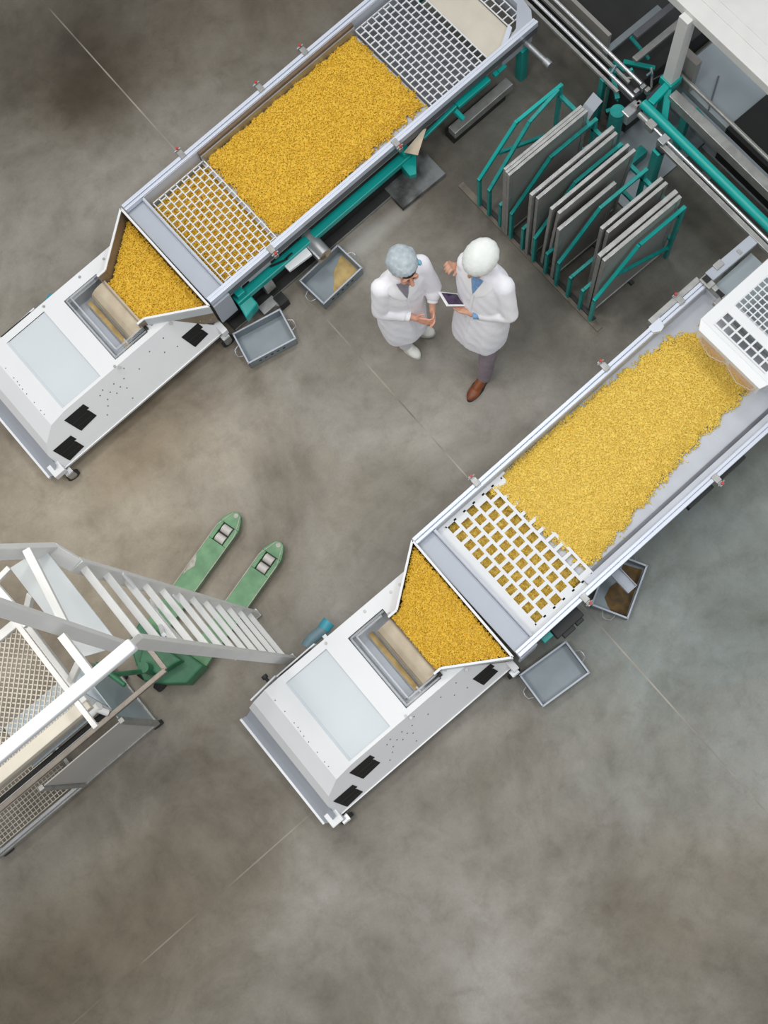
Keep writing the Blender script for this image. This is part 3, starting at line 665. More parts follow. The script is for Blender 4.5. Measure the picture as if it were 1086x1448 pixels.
residue(tB, [(-.08, -.12), (.02, -.125), (.18, -.12), (.19, 0), (.185, .10), (.12, .07), (.05, .04), (.0, -.02), (-.05, -.06)], 'flour', 'yellow flour lying in the tray nearest the woman in the hairnet')
residue(tD, [(-.185, -.125), (.0, -.12), (.18, -.12), (.17, .02), (.05, .01), (-.02, .05), (-.10, .06), (-.15, .02), (-.18, -.02)], 'brownflour', 'brown residue lying in the tray under the waste chute')

# ------------------------------------------------------------------ teal rack with upright screens
RY = [3.112, 3.0, 2.878, 2.752, 2.626, 2.496, 2.365, 2.24, 2.115, 1.985, 1.862]
def rack():
    root = thing('screen_rack', 'teal tubular rack of bent hoops holding upright grey screens on the dark floor', 'rack', (3.05, 2.5, 0))
    for i, y in enumerate(RY):
        full = i in (0, 1, 3, 5, 7, 10)
        p = [(2.675, y, .0), (2.675, y, .42), (3.02, y, .82), (3.43, y, .82)] if full else [(2.68, y, .0), (2.68, y, .36), (2.99, y, .36)]
        if i == 1: p = [(2.675, y, .0), (2.675, y, .42), (3.10, y+.06, .80), (3.40, y+.10, .82)]
        h = MB()
        for a, b in zip(p, p[1:]): h.bar(a, b, .027, .027, up=(0, 1, 0))
        for q in p[1:-1]: h.box((q[0]-.0135, q[1]-.0135, q[2]-.0135), (q[0]+.0135, q[1]+.0135, q[2]+.0135))
        h.build('hoop', 'teal' if i in (0, 10) else 'tealworn', root, bevel=.003)
        if full and i != 1: MB().bar((3.43, y, 0), (3.43, y, .833), .03, .03).build('rear_post', 'tealworn', root, bevel=.003)
    for y in (RY[0], RY[-1]): MB().bar((2.86, y, .58), (3.43, y, .18), .026, .026, up=(0, 1, 0)).build('brace', 'tealworn', root, bevel=.003)
    MB().bar((2.70, RY[-1]-.02, .015), (2.70, RY[0]+.02, .015), .03).build('front_rail', 'dark', root)
    MB().bar((3.43, RY[-1], .30), (3.43, RY[0], .30), .03).build('rear_rail', 'tealworn', root, bevel=.003)
    MB().bar((3.43, RY[-1], .70), (3.43, RY[0], .70), .03).build('rear_rail', 'tealworn', root, bevel=.003)
    MB().bar((3.1, RY[-1], .015), (3.1, RY[0], .015), .03).build('base_rail', 'dark', root)
rack()
def screen(y, x0, x1, zt, lean, th, label, slant=0.0):
    """one framed screen standing on edge in the rack"""
    root = thing('sieve_screen', label, 'screen', (0, 0, 0), 0, 'grey sieve screens standing in the teal rack')
    Lx, t = x1-x0, th; z0 = .03; H_ = zt-z0
    f = MB(); w = .035
    f.box((0, -t/2, 0), (Lx, t/2, w)).box((0, -t/2, H_-w), (Lx, t/2, H_)).box((0, -t/2, w), (w, t/2, H_-w)).box((Lx-w, -t/2, w), (Lx, t/2, H_-w))
    f.build('screen_frame', 'alu', root, bevel=.003)
    MB().box((w-.002, -t*.28, w-.002), (Lx-w+.002, t*.28, H_-w+.002)).build('screen_mesh', 'sheet2' if t > .02 else 'sheet', root)
    MB().box((.05, -t/2, H_-.004), (.09, -t/2+.006, H_+.002)).build('screen_clip', 'steel', root)
    root.location = (x0, y, z0); root.rotation_euler = (lean, 0, slant)
    return root
rows = [
 (2.835, 2.66, 3.36, .99, 0, .022, 'first grey screen from the left in the teal rack, back of the leftmost bundle'),
 (2.812, 2.655, 3.36, .99, 0, .022, 'middle grey screen of the leftmost bundle in the teal rack'),
 (2.788, 2.655, 3.37, .985, 0, .024, 'right outer grey screen of the leftmost bundle, face showing, in the teal rack'),
 (2.572, 2.665, 3.41, 1.0, 0, .028, 'left one of the close pair of screens behind the fourth teal hoop'),
 (2.535, 2.69, 3.41, .97, 0, .028, 'right one of the close pair of screens behind the fourth teal hoop'),
 (2.435, 2.70, 3.40, .995, .03, .026, 'tall screen leaning slightly in the middle of the teal rack, left of its lower neighbour'),
 (2.402, 2.72, 3.41, .985, .05, .026, 'middle screen tilted against the tall one at the centre of the teal rack', ),
 (2.300, 2.68, 3.20, .87, .0, .030, 'short low screen right of the tilted pair at the centre of the teal rack'),
 (2.078, 2.855, 3.40, .99, 0, .028, 'left one of the two screens set deep behind the eighth teal hoop'),
 (2.038, 2.875, 3.41, .97, 0, .028, 'right one of the two screens set deep behind the eighth teal hoop'),
 (1.945, 2.715, 3.41, .985, 0, .034, 'left one of the last pair of screens beside the right outer teal hoop'),
 (1.905, 2.72, 3.41, .97, .0, .030, 'rightmost screen of all, flat grey face seen through the outer teal hoop'),
]
for r_ in rows: screen(*r_)

# ------------------------------------------------------------------ gantry, pipe and rails at the upper right
def gantry():
    root = thing('white_gantry', 'white boxed gantry on a square column with teal base at the upper right corner', 'gantry', (4.13, 2.70, 0))
    MB().box((4.088, 2.66, .62), (4.175, 2.745, 1.36)).build('column', 'white2', root, bevel=.003)
    b = MB().box((4.135, .6, 1.32), (4.59, 4.6, 1.40)); b.build('beam', 'white2', root, bevel=.006)
    MB().box((4.25, .6, 1.40), (4.262, 4.6, 1.406)).box((4.33, .6, 1.40), (4.342, 4.6, 1.404)).build('beam_rib', 'white2', root, bevel=.001)
    bs = MB().bar((4.13, 2.70, .0), (4.13, 2.70, .63), .07, .07); bs.bar((4.13, 2.69, .60), (3.90, 2.66, .60), .055, .05); bs.bar((4.11, 2.70, .62), (3.96, 2.55, .45), .05, .05); bs.box((4.075, 2.645, .56), (4.19, 2.76, .64))
    bs.build('column_base', 'teal', root, bevel=.005)
    for y in (.75, 4.52): MB().box((4.4, y-.04, 0), (4.48, y+.04, 1.33)).build('rear_column', 'white2', root)
gantry()
def pipe():
    root = thing('pipe_frame', 'thick teal pipe frame with a chrome rod beside it, before the white gantry', 'pipe frame', (3.86, 2.4, 0))
    MB().tube([(3.865, 2.70, .60), (3.865, .7, .60)], .036, 20).build('pipe', 'teal', root, smooth=True)
    MB().box((3.70, 2.345, 0), (3.775, 2.41, .53)).build('post', 'teal', root, bevel=.004)
    MB().box((3.82, .72, 0), (3.90, .80, .57)).build('post', 'teal', root, bevel=.004)
    MB().tube([(3.79, 2.62, .60), (3.79, .7, .60)], .012, 14).build('guide_rod', 'chrome', root, smooth=True)
    MB().box((3.735, .7, .55), (3.775, 2.38, .585)).build('support_rail', 'alu', root, bevel=.003)
    MB().box((3.74, 2.36, .53), (3.815, 2.42, .62)).build('rod_clamp', 'steel', root, bevel=.003)
    MB().box((3.76, 2.50, .56), (3.82, 2.57, .625)).tube([(3.79, 2.66, .60), (3.79, 2.56, .60)], .022, 12).build('rod_clamp', 'alu', root, bevel=.003)
    MB().box((3.72, 2.33, .53), (3.76, 2.40, .56)).build('clamp_pad', 'black', root)
    MB().box((3.79, 1.95, .56), (3.825, 2.03, .60)).build('cable_tie', 'dark', root)
pipe()
def cross_rod(x, y0, label):
    root = thing('guide_rod', label, 'rod', (x, 3.6, 0), 0, 'chrome guide rods at the top')
    MB().tube([(x, y0, .60), (x, 5.0, .60)], .013, 14).build('rod', 'chrome', root, smooth=True)
    MB().box((x-.05, 2.9, .55), (x-.028, 5.0, .575)).build('rod_support', 'alu', root)
    for y in (3.05, 4.95): MB().box((x-.06, y-.02, 0), (x-.02, y+.02, .56)).build('leg', 'tealworn', root)
cross_rod(3.85, 2.78, 'chrome guide rod crossing the top of the picture, nearer the teal rack')
cross_rod(3.96, 2.82, 'chrome guide rod crossing the top of the picture, nearer the white gantry')
def belt_side():
    root = thing('transfer_conveyor', 'low grey transfer conveyor with pale side rails running under the white gantry', 'conveyor', (4.15, 2.0, 0))
    MB().box((4.04, .7, .50), (4.113, 2.62, .60)).build('side_rail', 'alu', root, bevel=.004)
    MB().box((4.115, .7, .44), (4.205, 2.62, .46)).build('bed', 'tray', root)
    MB().tube([(4.215, 2.72, .60), (4.215, .7, .60)], .016, 14).build('hand_rail', 'alu', root, smooth=True)
    MB().bar((4.15, 2.62, .48), (4.15, 2.30, .48), .03, .02).bar((4.17, 2.45, .49), (4.13, 2.2, .49), .02, .02).build('drive_chain', 'tealworn', root)
    for y in (.9, 2.45): MB().box((4.05, y-.03, 0), (4.10, y+.03, .50)).build('leg', 'tealworn', root)
belt_side()
def cabinet():
    root = thing('machine_cabinet', 'blue-grey sheet metal machine cabinet under the white gantry beam', 'cabinet', (4.5, 2.4, 0))
    MB().box((4.26, 2.21, 0.02), (5.0, 2.78, .42)).build('cabinet_body', 'sheet', root, bevel=.004)
    MB().box((4.245, 2.60, .43), (4.30, 2.80, .78)).build('side_panel', 'sheet2', root)
    MB().bar((4.26, 2.40, .425), (4.5, 2.55, .425), .012, .01).build('cover_seam', 'darkplate', root)
    MB().box((4.24, 1.1, .02), (5.0, 2.20, .46)).build('belt_tunnel', 'black', root)
cabinet()
def arm():
    root = thing('link_arm', 'pale grey box-section arm between the pipe frame and the right conveyor', 'arm', (3.6, 1.42, 0))
    MB().box((3.31, 1.385, .555), (3.728, 1.465, .60)).build('arm_beam', 'plate', root, bevel=.005)
    MB().box((3.38, 1.42, .60), (3.45, 1.47, .612)).build('arm_foot', 'alu', root, bevel=.003)
    MB().box((3.58, 1.40, 0), (3.63, 1.45, .555)).build('arm_post', 'alu', root)
    MB().box((3.575, 1.40, .60), (3.60, 1.44, .606)).build('arm_weld', 'alu', root)
arm()
def scoop():
    root = thing('metal_chute', 'curved pale sheet metal chute on the dark floor behind the screen rack', 'chute', (3.6, 3.1, 0))
    m = MB(); pr = [(3.45, .10), (3.52, .16), (3.60, .24), (3.68, .34), (3.76, .40)]
    for (xa, za), (xb, zb2) in zip(pr, pr[1:]): m.prism([(xa, 2.98, za), (xb, 2.98, zb2), (xb, 3.08, zb2), (xa, 3.08, za)], (0, 0, -.006))
    m.build('chute_sheet', 'plate', root, smooth=True)
    MB().box((3.62, 3.0, 0), (3.66, 3.06, .27)).build('chute_leg', 'alu', root)
scoop()
def drive():
    root = thing('drive_unit', 'dark drive unit with teal brackets and pipes between the chrome rods and the white column', 'machine', (3.95, 3.0, 0))
    MB().box((3.86, 2.80, .05), (4.04, 3.02, .50)).build('gear_housing', 'dark', root, bevel=.01)
    MB().tube([(3.75, 2.82, 0), (3.75, 2.82, .48)], .055, 18).build('drum', 'tealworn', root, smooth=True)
    rnd = random.Random(11)
    for k in range(9):
        p = V((rnd.uniform(3.84, 4.22), rnd.uniform(2.80, 3.10), rnd.uniform(.30, .56))); d = V((rnd.uniform(-.12, .12), rnd.uniform(-.12, .12), rnd.uniform(-.08, .10)))
        MB().bar(p-d, p+d, rnd.uniform(.018, .035), rnd.uniform(.015, .03)).build('bracket', 'tealworn' if k % 3 else 'teal', root, bevel=.003)
    for k in range(6):
        p = V((rnd.uniform(3.86, 4.2), rnd.uniform(2.78, 3.1), .50+k*.012)); q = p+V((rnd.uniform(-.15, .15), rnd.uniform(-.1, .1), rnd.uniform(-.1, .08)))
        MB().tube([p, (p+q)/2+V((0, 0, .05)), q], .009, 8).build('hose', ['black', 'alu', 'bluegrey'][k % 3], root, smooth=True)
    for k in range(5):
        p = V((rnd.uniform(3.83, 4.0), rnd.uniform(2.72, 2.84), .52)); MB().box(p-V((.02, .015, .02)), p+V((.02, .015, .03))).build('valve_block', ['alu', 'steel'][k % 2], root, bevel=.004)
    MB().box((3.76, 2.72, .38), (3.90, 2.80, .50)).build('motor', 'steel', root, bevel=.01)
    MB().box((3.66, 2.55, .02), (3.86, 2.62, .12)).box((3.62, 2.70, .02), (3.70, 2.9, .10)).build('base_bracket', 'tealworn', root)
drive()
def dark_machine():
    root = thing('steel_guard', 'dark grey folded steel guards at the top beside the white gantry', 'guard', (4.3, 3.3, 0))
    for k, (x, y, z) in enumerate(((4.12, 3.02, .45), (4.20, 3.12, .55), (4.05, 3.25, .35))):
        MB().box((x, y, z), (x+.55, y+.05, z+.03)).build('guard_strip', ['alu', 'darkplate', 'tray'][k], root, bevel=.003)
    MB().box((4.08, 2.95, 0), (4.9, 4.4, .25)).build('guard_body', 'dark', root, bevel=.01)
    MB().box((4.07, 3.28, .25), (4.10, 4.4, .55)).build('guard_sheet', 'sheet2', root)
dark_machine()

# ------------------------------------------------------------------ pallet truck
def pallet():
    u = V((.966, .259, 0)); n = V((-.259, .966, 0)); tip = V((-.19, 2.245, 0))
    root = thing('pallet_truck', 'green hand pallet truck with worn forks under the white ladder', 'pallet truck', tip-u*.7)
    def pt(a, b, z): return tip+u*a+n*b+V((0, 0, z))
    for s in (1, -1):
        c = s*.193; w = .083; zt = .105
        f = MB()
        out = [(-1.05, -w), (-.16, -w), (-.06, -w*.62), (-.012, -.03), (0, 0), (-.012, .03), (-.06, w*.62), (-.16, w), (-1.05, w)]
        # fork blade with a cut for the rollers: built from strips
        hx0, hx1, hw = -.265, -.115, .047
        f.prism([pt(a, c+b, zt) for a, b in [(-1.05, -w), (hx0, -w), (hx0, w), (-1.05, w)]], (0, 0, -.045))
        f.prism([pt(a, c+b, zt) for a, b in [(hx0, -w), (hx1, -w), (hx1, -hw), (hx0, -hw)]], (0, 0, -.045))
        f.prism([pt(a, c+b, zt) for a, b in [(hx0, hw), (hx1, hw), (hx1, w), (hx0, w)]], (0, 0, -.045))
        f.prism([pt(a, c+b, zt) for a, b in [(hx1, -w), (-.10, -w*.95), (-.05, -w*.7), (-.012, -.032), (0, 0), (-.012, .032), (-.05, w*.7), (-.10, w*.95), (hx1, w)]], (0, 0, -.045))
        fk = f.build('fork', 'green', root, bevel=.004)
        e = MB()
        for sb in (1, -1):
            e.bar(pt(-.75, c+sb*(w-.004), zt+.001), pt(-.16, c+sb*(w-.004), zt+.001), .006, .004); e.bar(pt(-.16, c+sb*(w-.004), zt+.001), pt(-.02, c+sb*.03, zt+.001), .005, .004)
        e.disc(pt(-.03, c, zt), (0, 0, 1), .018, 10, .003)
        if s > 0: e.prism([pt(a, c+b, zt) for a, b in [(-.60, w-.012), (-.42, w-.006), (-.45, w-.03), (-.50, w-.05), (-.53, w-.035)]], (0, 0, .0015))
        e.build('worn_edge', 'worn', fk)
        MB().box((0, 0, 0), (0.001, .001, .001))
        MB().prism([pt(hx0, c-hw, .02), pt(hx1, c-hw, .02), pt(hx1, c+hw, .02), pt(hx0, c+hw, .02)], (0, 0, .03)).build('roller_well', 'black', root)
        for a in (-.228, -.152):
            MB().tube([pt(a, c-hw+.010, .076), pt(a, c+hw-.010, .076)], .034, 18).build('load_roller', 'roller', root, smooth=True)
        MB().tube([pt(-.19, c+.0, .112)-n*hw, pt(-.19, c, .112)+n*hw], .004, 8).build('roller_axle', 'black', root)
    b = MB().prism([pt(a, bb, .02) for a, bb in [(-1.03, -.285), (-1.20, -.26), (-1.30, -.12), (-1.36, 0), (-1.30, .12), (-1.20, .26), (-1.03, .285)]], (0, 0, .20))
    b.prism([pt(a, bb, .22) for a, bb in [(-1.08, -.16), (-1.26, -.08), (-1.26, .08), (-1.08, .16)]], (0, 0, .12)); b.build('chassis', 'greendark', root, bevel=.012)
    MB().tube([pt(-1.26, 0, .0), pt(-1.26, 0, .46)], .04, 16).build('hydraulic_pump', 'greendark', root, smooth=True)
    for s in (1, -1): MB().tube([pt(-1.30, s*.05, .075), pt(-1.30, s*.1, .075)], .075, 18).build('steer_wheel', 'dark', root, smooth=True)
    h = MB().tube([pt(-1.29, 0, .40), pt(-1.36, 0, .95)], .017, 12).tube([pt(-1.36, -.12, 1.0), pt(-1.36, .12, 1.0)], .016, 12).tube([pt(-1.36, -.12, 1.0), pt(-1.36, 0, .93), pt(-1.36, .12, 1.0)], .014, 10); h.build('tow_handle', 'greendark', root, smooth=True)
    for s in (1, -1): MB().bar(pt(-.98, s*.193, .04), pt(-.50, s*.193, .04), .02).build('push_rod', 'dark', root)
pallet()

# ------------------------------------------------------------------ white ladder and platform
def ladder():
    root = thing('platform_ladder', 'tall white access ladder with flat rungs leading up to a mesh platform at the left', 'ladder', (-.64, 1.58, 0))
    def X(z): return -.625-.065*z
    def Yn(z): return 1.785-.004*z
    def Ys(z): return 1.360-.010*z
    z1 = 3.42
    for fn, nm in ((Yn, 'stringer'), (Ys, 'stringer')):
        MB().bar((X(0)-.0, fn(0), 0), (X(z1), fn(z1), z1), .03, .075, up=(1, 0, 0)).build(nm, 'white2', root, bevel=.004)
    for i in range(12):
        z = .22+.283*(11-i)
        MB().box((X(z)-.016, Ys(z), z-.012), (X(z)+.020, Yn(z), z+.012)).build('rung', 'white2', root, bevel=.003)
    # head of the ladder: kick plate, sloping cheeks and the walkway frame
    MB().prism([(-.875, 1.30, 3.60), (-.875, 1.86, 3.60), (-1.03, 1.86, 3.66), (-1.03, 1.36, 3.66)], (0, 0, -.012)).build('top_step', 'stepgrey', root, bevel=.003)
    q0, q1 = at(72, 778, 3.55), at(-30, 782, 4.15)
    MB().bar((X(z1), Yn(z1), z1), q0, .03, .075, up=(1, 0, 0)).bar(q0, q1, .03, .075, up=(1, 0, 0)).build('hand_stile', 'white2', root, bevel=.004)
    q0, q1 = at(178, 917, 3.6), at(-40, 846, 4.9)
    MB().bar((X(z1), Ys(z1), z1), q0, .03, .075, up=(1, 0, 0)).bar(q0, q1, .03, .06, up=(1, 0, 0)).build('hand_stile', 'white2', root, bevel=.004)
    MB().bar(at(38, 777, 3.9), at(97, 893, 3.9), .035, .03).build('rung', 'white2', root, bevel=.003)
    MB().bar(at(-20, 815, 4.2), at(40, 884, 4.2), .035, .03).build('rung', 'white2', root, bevel=.003)
    yP = 1.25
    MB().bar((-1.17, yP, 3.45), (-1.17, 1.72, 3.45), .04, .05).bar((-1.17, 1.72, 3.45), (-4.35, 1.72, 3.45), .04, .05).bar((-1.03, 1.36, 3.63), (-1.17, 1.36, 3.45), .03, .03).bar((-1.03, 1.72, 3.63), (-1.17, 1.70, 3.45), .03, .03).build('platform_frame', 'white2', root, bevel=.004)
    MB().box((-4.35, yP-.035, 3.41), (-1.16, yP+.02, 3.46)).build('frame_channel', 'beige', root, bevel=.004)
    g = MB(); x0, x1, y0, y1 = -2.4, -1.18, yP+.02, 1.71; st = .030
    k = 0
    c0 = x0+y0
    while c0 < x1+y1:                                                   # two families of slanting strands
        a0 = max(x0, c0-y1); a1 = min(x1, c0-y0)
        if a1 > a0+.005: g.bar((a0, c0-a0, 3.445), (a1, c0-a1, 3.445), .005, .006)
        c0 += st
    c0 = x0-y1
    while c0 < x1-y0:
        a0 = max(x0, c0+y0); a1 = min(x1, c0+y1)
        if a1 > a0+.005: g.bar((a0, a0-c0, 3.451), (a1, a1-c0, 3.451), .005, .006)
        c0 += st
    g.build('platform_mesh', 'mesh', root)
    # guard rails round the platform
    MB().box((-3.3, 1.075, 4.24), (-.715, 1.125, 4.29)).build('guard_rail', 'white', root, bevel=.010)
    for x in (-1.9, -3.2): MB().bar((x, 1.10, 4.25), (x, yP, 3.45), .03, .03).build('guard_post', 'white2', root)
    MB().bar((-.90, 1.295, 4.27), (-.90, 1.10, 4.27), .03, .03).build('rail_bracket', 'white2', root)
    MB().bar((-1.16, 1.10, 3.60), (-1.16, 1.70, 3.60), .022, .022).bar((-1.03, 1.86, 3.66), (-2.2, 1.75, 3.6), .022, .022).build('mid_rail', 'white2', root)
    # thin diagonal bracing behind the rungs
    MB().bar((-.85, 1.42, 2.2), (-.78, 1.76, 2.9), .012).bar((-.84, 1.76, 2.2), (-.80, 1.38, 2.95), .020).bar((-.80, 1.40, 1.2), (-.76, 1.76, 2.0), .012).build('brace', 'white', root)
    for s, y in ((1, 1.785), (-1, 1.36)): MB().box((-.66, y-.035, 0), (-.585, y+.035, .03)).build('foot_plate', 'alu', root, bevel=.003)
    for y in (yP, 1.70): MB().box((-4.36, y-.03, 0), (-4.30, y+.03, 3.41)).build('platform_post', 'white2', root)
ladder()

# ------------------------------------------------------------------ stainless cart below the platform
def cart():
    root = thing('stainless_cart', 'stainless steel wheeled cart with grey sheet sides below the mesh platform at left', 'cart', (-2.3, 1.85, 0))
    x0, x1, y0, y1 = -3.06, -1.635, 1.625, 2.10; zt = .96
    fr = MB()
    for y in (y0, y1): fr.bar((x0, y, .11), (x1, y, .11), .03, .05)
    for x in (x0, -2.29, x1): fr.bar((x, y0, .11), (x, y1, .11), .03, .05)
    fr.build('base_frame', 'alu', root, bevel=.003)
    for x in (x0, -2.29, x1):
        for y in (y0, y1): MB().bar((x, y, .10), (x, y, zt), .035).build('corner_post', 'alu', root, bevel=.003)
    MB().box((-2.27, y0-.002, .14), (x1-.02, y0+.006, zt-.02)).build('side_panel', 'sidegrey', root)
    MB().box((x1-.006, y0+.02, .14), (x1+.002, y1-.02, zt+.02)).build('end_panel', 'sheet', root)
    MB().box((-2.27, y0+.15, .88), (x1-.02, y1, .90)).build('top_panel', 'sheet', root)
    tr = MB().bar((-3.1, y0+.055, 1.0), (-1.21, y0+.055, 1.0), .035, .035).bar((-1.21, y0+.055, 1.0), (-1.21, 1.86, 1.0), .035, .03); tr.build('top_rail', 'brownsteel', root, bevel=.004)
    MB().bar((-1.64, y0+.055, .97), (-1.70, 1.90, 1.12), .03, .03).build('rail_strut', 'steel', root)
    MB().box((-3.05, y0+.16, .93), (-1.78, y0+.22, 1.05)).build('drip_channel', 'mesh', root, bevel=.004)
    MB().tube([(-1.75, y0+.14, 1.05), (-1.66, y0+.14, 1.08)], .028, 14).tube([(-1.69, y0+.14, 1.08), (-1.66, y0+.08, 1.02)], .022, 14).build('pipe_elbow', 'white2', root, smooth=True)
    MB().bar((-3.05, y0+.09, .86), (-1.78, y0+.09, .86), .04, .02).build('drip_tray', 'white2', root)
    MB().box((-3.05, y0+.105, .70), (-1.72, y0+.16, .80)).build('shade_strip', 'dark', root)  # dark strip put in for the shaded gap beside the channel
    g = MB(); rnd = random.Random(2)
    for k in range(24): g.bar((x0+.02+k*.031, y0+.03, .20), (x0+.02+k*.031, y1-.03, .20), .005)
    for k in range(15): g.bar((x0+.02, y0+.03+k*.030, .206), (-2.31, y0+.03+k*.030, .206), .005)
    g.build('shelf_mesh', 'mesh', root)
    MB().box((x0, y0-.004, .06), (-2.31, y0+.02, .18)).build('shelf_front', 'steel', root, bevel=.003)
    for x in (x0+.03, x1-.03):
        for y in (y0+.02, y1-.03):
            c = MB().box((x-.02, y-.02, .07), (x+.02, y+.02, .10)).build('castor', 'steel', root)
            MB().tube([(x+.02, y-.014-.02, .042), (x+.02, y+.014-.02, .042)], .042, 18).build('wheel', 'dark', c, smooth=True)
cart()

# ------------------------------------------------------------------ people
def organic(mb, voxel, smooth=4, name='x', org=None):
    """one continuous skin over a set of solids"""
    me = mb.mesh(name, org if org is not None else ORG[0]); o = bpy.data.objects.new('tmp', me); COL.objects.link(o)
    rm = o.modifiers.new('r', 'REMESH'); rm.mode = 'VOXEL'; rm.voxel_size = voxel
    sm = o.modifiers.new('s', 'SMOOTH'); sm.iterations = smooth; sm.factor = 0.5
    dg = bpy.context.evaluated_depsgraph_get(); ev = o.evaluated_get(dg); out = bpy.data.meshes.new_from_object(ev)
    bpy.data.objects.remove(o); bpy.data.meshes.remove(me)
    out.polygons.foreach_set('use_smooth', [True]*len(out.polygons)); out.name = name
    return out
def put(me, name, mkey, parent):
    me.materials.clear(); me.materials.append(M[mkey]); o = bpy.data.objects.new(name, me); COL.objects.link(o); o.parent = parent; return o
def ering(c, f, l, a, b, n=28, power=2.4, tilt=0.0):
    """superellipse ring: half-width a along l, half-depth b along f"""
    out = []
    for k in range(n):
        t = 2*PI*k/n; ct, st = math.cos(t), math.sin(t)
        x = math.copysign(abs(ct)**(2/power), ct)*a; y = math.copysign(abs(st)**(2/power), st)*b
        out.append(V(c)+l*x+f*y+V((0, 0, y*tilt)))
    return out
def hand(m, wrist, palm, l, up, curl, thumb_side, fk=1.0, spread=.35, bend=.55):
    """palm and five fingers from wrist towards palm; l = across the knuckles, curl = bend direction"""
    wrist, palm = V(wrist), V(palm); d = (palm-wrist).normalized(); l = (V(l)-d*d.dot(V(l))).normalized(); up = V(curl).normalized()
    kn = palm
    m.cap(wrist, wrist+d*.03, .022*fk, .024*fk)
    for s in (-1, -.33, .33, 1): m.cap(wrist+d*.025+l*s*.012*fk, kn+l*s*.028*fk, .014*fk, .0125*fk, 10)
    lens = [.062, .074, .07, .055]
    for s, L_ in zip((-1, -.33, .33, 1), lens if thumb_side < 0 else lens[::-1]):
        b0 = kn+l*s*.029*fk; d1 = (d+l*s*spread*.25).normalized()
        p1 = b0+d1*L_*.45*fk; d2 = (d1+up*bend).normalized(); p2 = p1+d2*L_*.32*fk; d3 = (d2+up*bend*1.3).normalized(); p3 = p2+d3*L_*.26*fk
        m.cap(b0, p1, .0098*fk, .0088*fk, 8); m.cap(p1, p2, .0088*fk, .008*fk, 8); m.cap(p2, p3, .008*fk, .0068*fk, 8)
    tb = wrist+d*.03+l*thumb_side*.024*fk; t1 = tb+(d*.6+l*thumb_side*.8+up*.2).normalized()*.036*fk; t2 = t1+(d+l*thumb_side*.2+up*.3).normalized()*.03*fk
    m.cap(tb, t1, .0125*fk, .010*fk, 8); m.cap(t1, t2, .010*fk, .008*fk, 8)
def head_solids(m, c, f, l, u, r=.092):
    """skull, jaw, nose, ears, brow, lips, neck side is added by the caller"""
    R3 = Matrix((l, f, u)).transposed()
    m.ell(c+u*.02-f*.008, (r*.82, r*1.02, r*1.02), R3, 20, 14)
    m.ell(c-u*.045+f*.022, (r*.64, r*.72, r*.74), R3, 18, 12)           # jaw
    m.ell(c-u*.098+f*.062, (.022, .02, .018), R3, 12, 8)                 # chin
    m.cap(c+f*.083+u*.008, c+f*.108-u*.032, .009, .0145, 10)              # nose
    for s in (-1, 1):
        m.ell(c+l*s*.077-u*.012-f*.005, (.010, .02, .032), R3, 10, 8)    # ear
        m.ell(c+l*s*.038-u*.03+f*.066, (.024, .022, .022), R3, 10, 8)    # cheek
        m.ell(c+l*s*.032+u*.026+f*.080, (.024, .012, .008), R3, 10, 8)   # brow ridge
    m.ell(c-u*.062+f*.087, (.022, .010, .006), R3, 10, 8); m.ell(c-u*.073+f*.084, (.019, .010, .0065), R3, 10, 8)
    return R3
def face_parts(body, c, f, l, u, R3, hairmat):
    e = MB()
    for s in (-1, 1): e.ell(c+l*s*.031+u*.006+f*.078, (.0125, .008, .0075), R3, 12, 8)
    e.build('eyes', 'tabwhite', body, smooth=True)
    e = MB()
    for s in (-1, 1): e.ell(c+l*s*.031+u*.005+f*.0845, (.005, .003, .005), R3, 10, 6)
    e.build('irises', 'hair', body, smooth=True)
    e = MB()
    for s in (-1, 1): e.cap(c+l*s*.017+u*.027+f*.090, c+l*s*.047+u*.028+f*.081, .0035, .0025, 8)
    e.build('eyebrows', hairmat, body, smooth=True)
    MB().ell(c-u*.067+f*.0905, (.021, .006, .0065), R3, 12, 6).build('lips', 'lips', body, smooth=True)
def shoe(root, heel, toe, mkey, solem, wide=.040):
    heel, toe = V(heel), V(toe); d = (toe-heel).normalized(); L_ = (toe-heel).length; m = MB(); l = V((-d.y, d.x, 0)); R3 = Matrix((d, l, V((0, 0, 1)))).transposed()
    m.ell(heel+d*L_*.2+V((0, 0, .042)), (L_*.22, wide*.86, .042), R3, 16, 10); m.ell(heel+d*L_*.45+V((0, 0, .038)), (L_*.30, wide*.86, .036), R3, 16, 10)
    m.ell(heel+d*L_*.70+V((0, 0, .032)), (L_*.30, wide, .032), R3, 16, 10); m.cap(heel+d*L_*.17+V((0, 0, .05)), heel+d*L_*.19+V((0, 0, .10)), .042, .042); m.cap(heel+d*L_*.24+V((0, 0, .085)), heel+d*L_*.62+V((0, 0, .045)), .036, .030)
    me = organic(m, .006, 3, 'shoe'); s = put(me, 'shoe', mkey, root)
    so = MB(); rg = []
    for z in (0.0, .016):
        out = []
        for k in range(24):
            t = 2*PI*k/24; x = math.cos(t); w = wide*1.04*(1.0 if x > -.1 else .86)
            out.append(heel+d*(L_*.5+L_*.505*x)+l*math.sin(t)*w+V((0, 0, z)))
        rg.append(out)
    so.loft(rg).build('sole', solem, s, smooth=False)
    la = MB()
    for k in range(3): q = heel+d*L_*(.42+.09*k)+V((0, 0, .072-.006*k)); la.bar(q-l*.016, q+l*.016, .004, .004)
    la.build('laces', 'soleW' if solem == 'soleW' else 'sole', s)
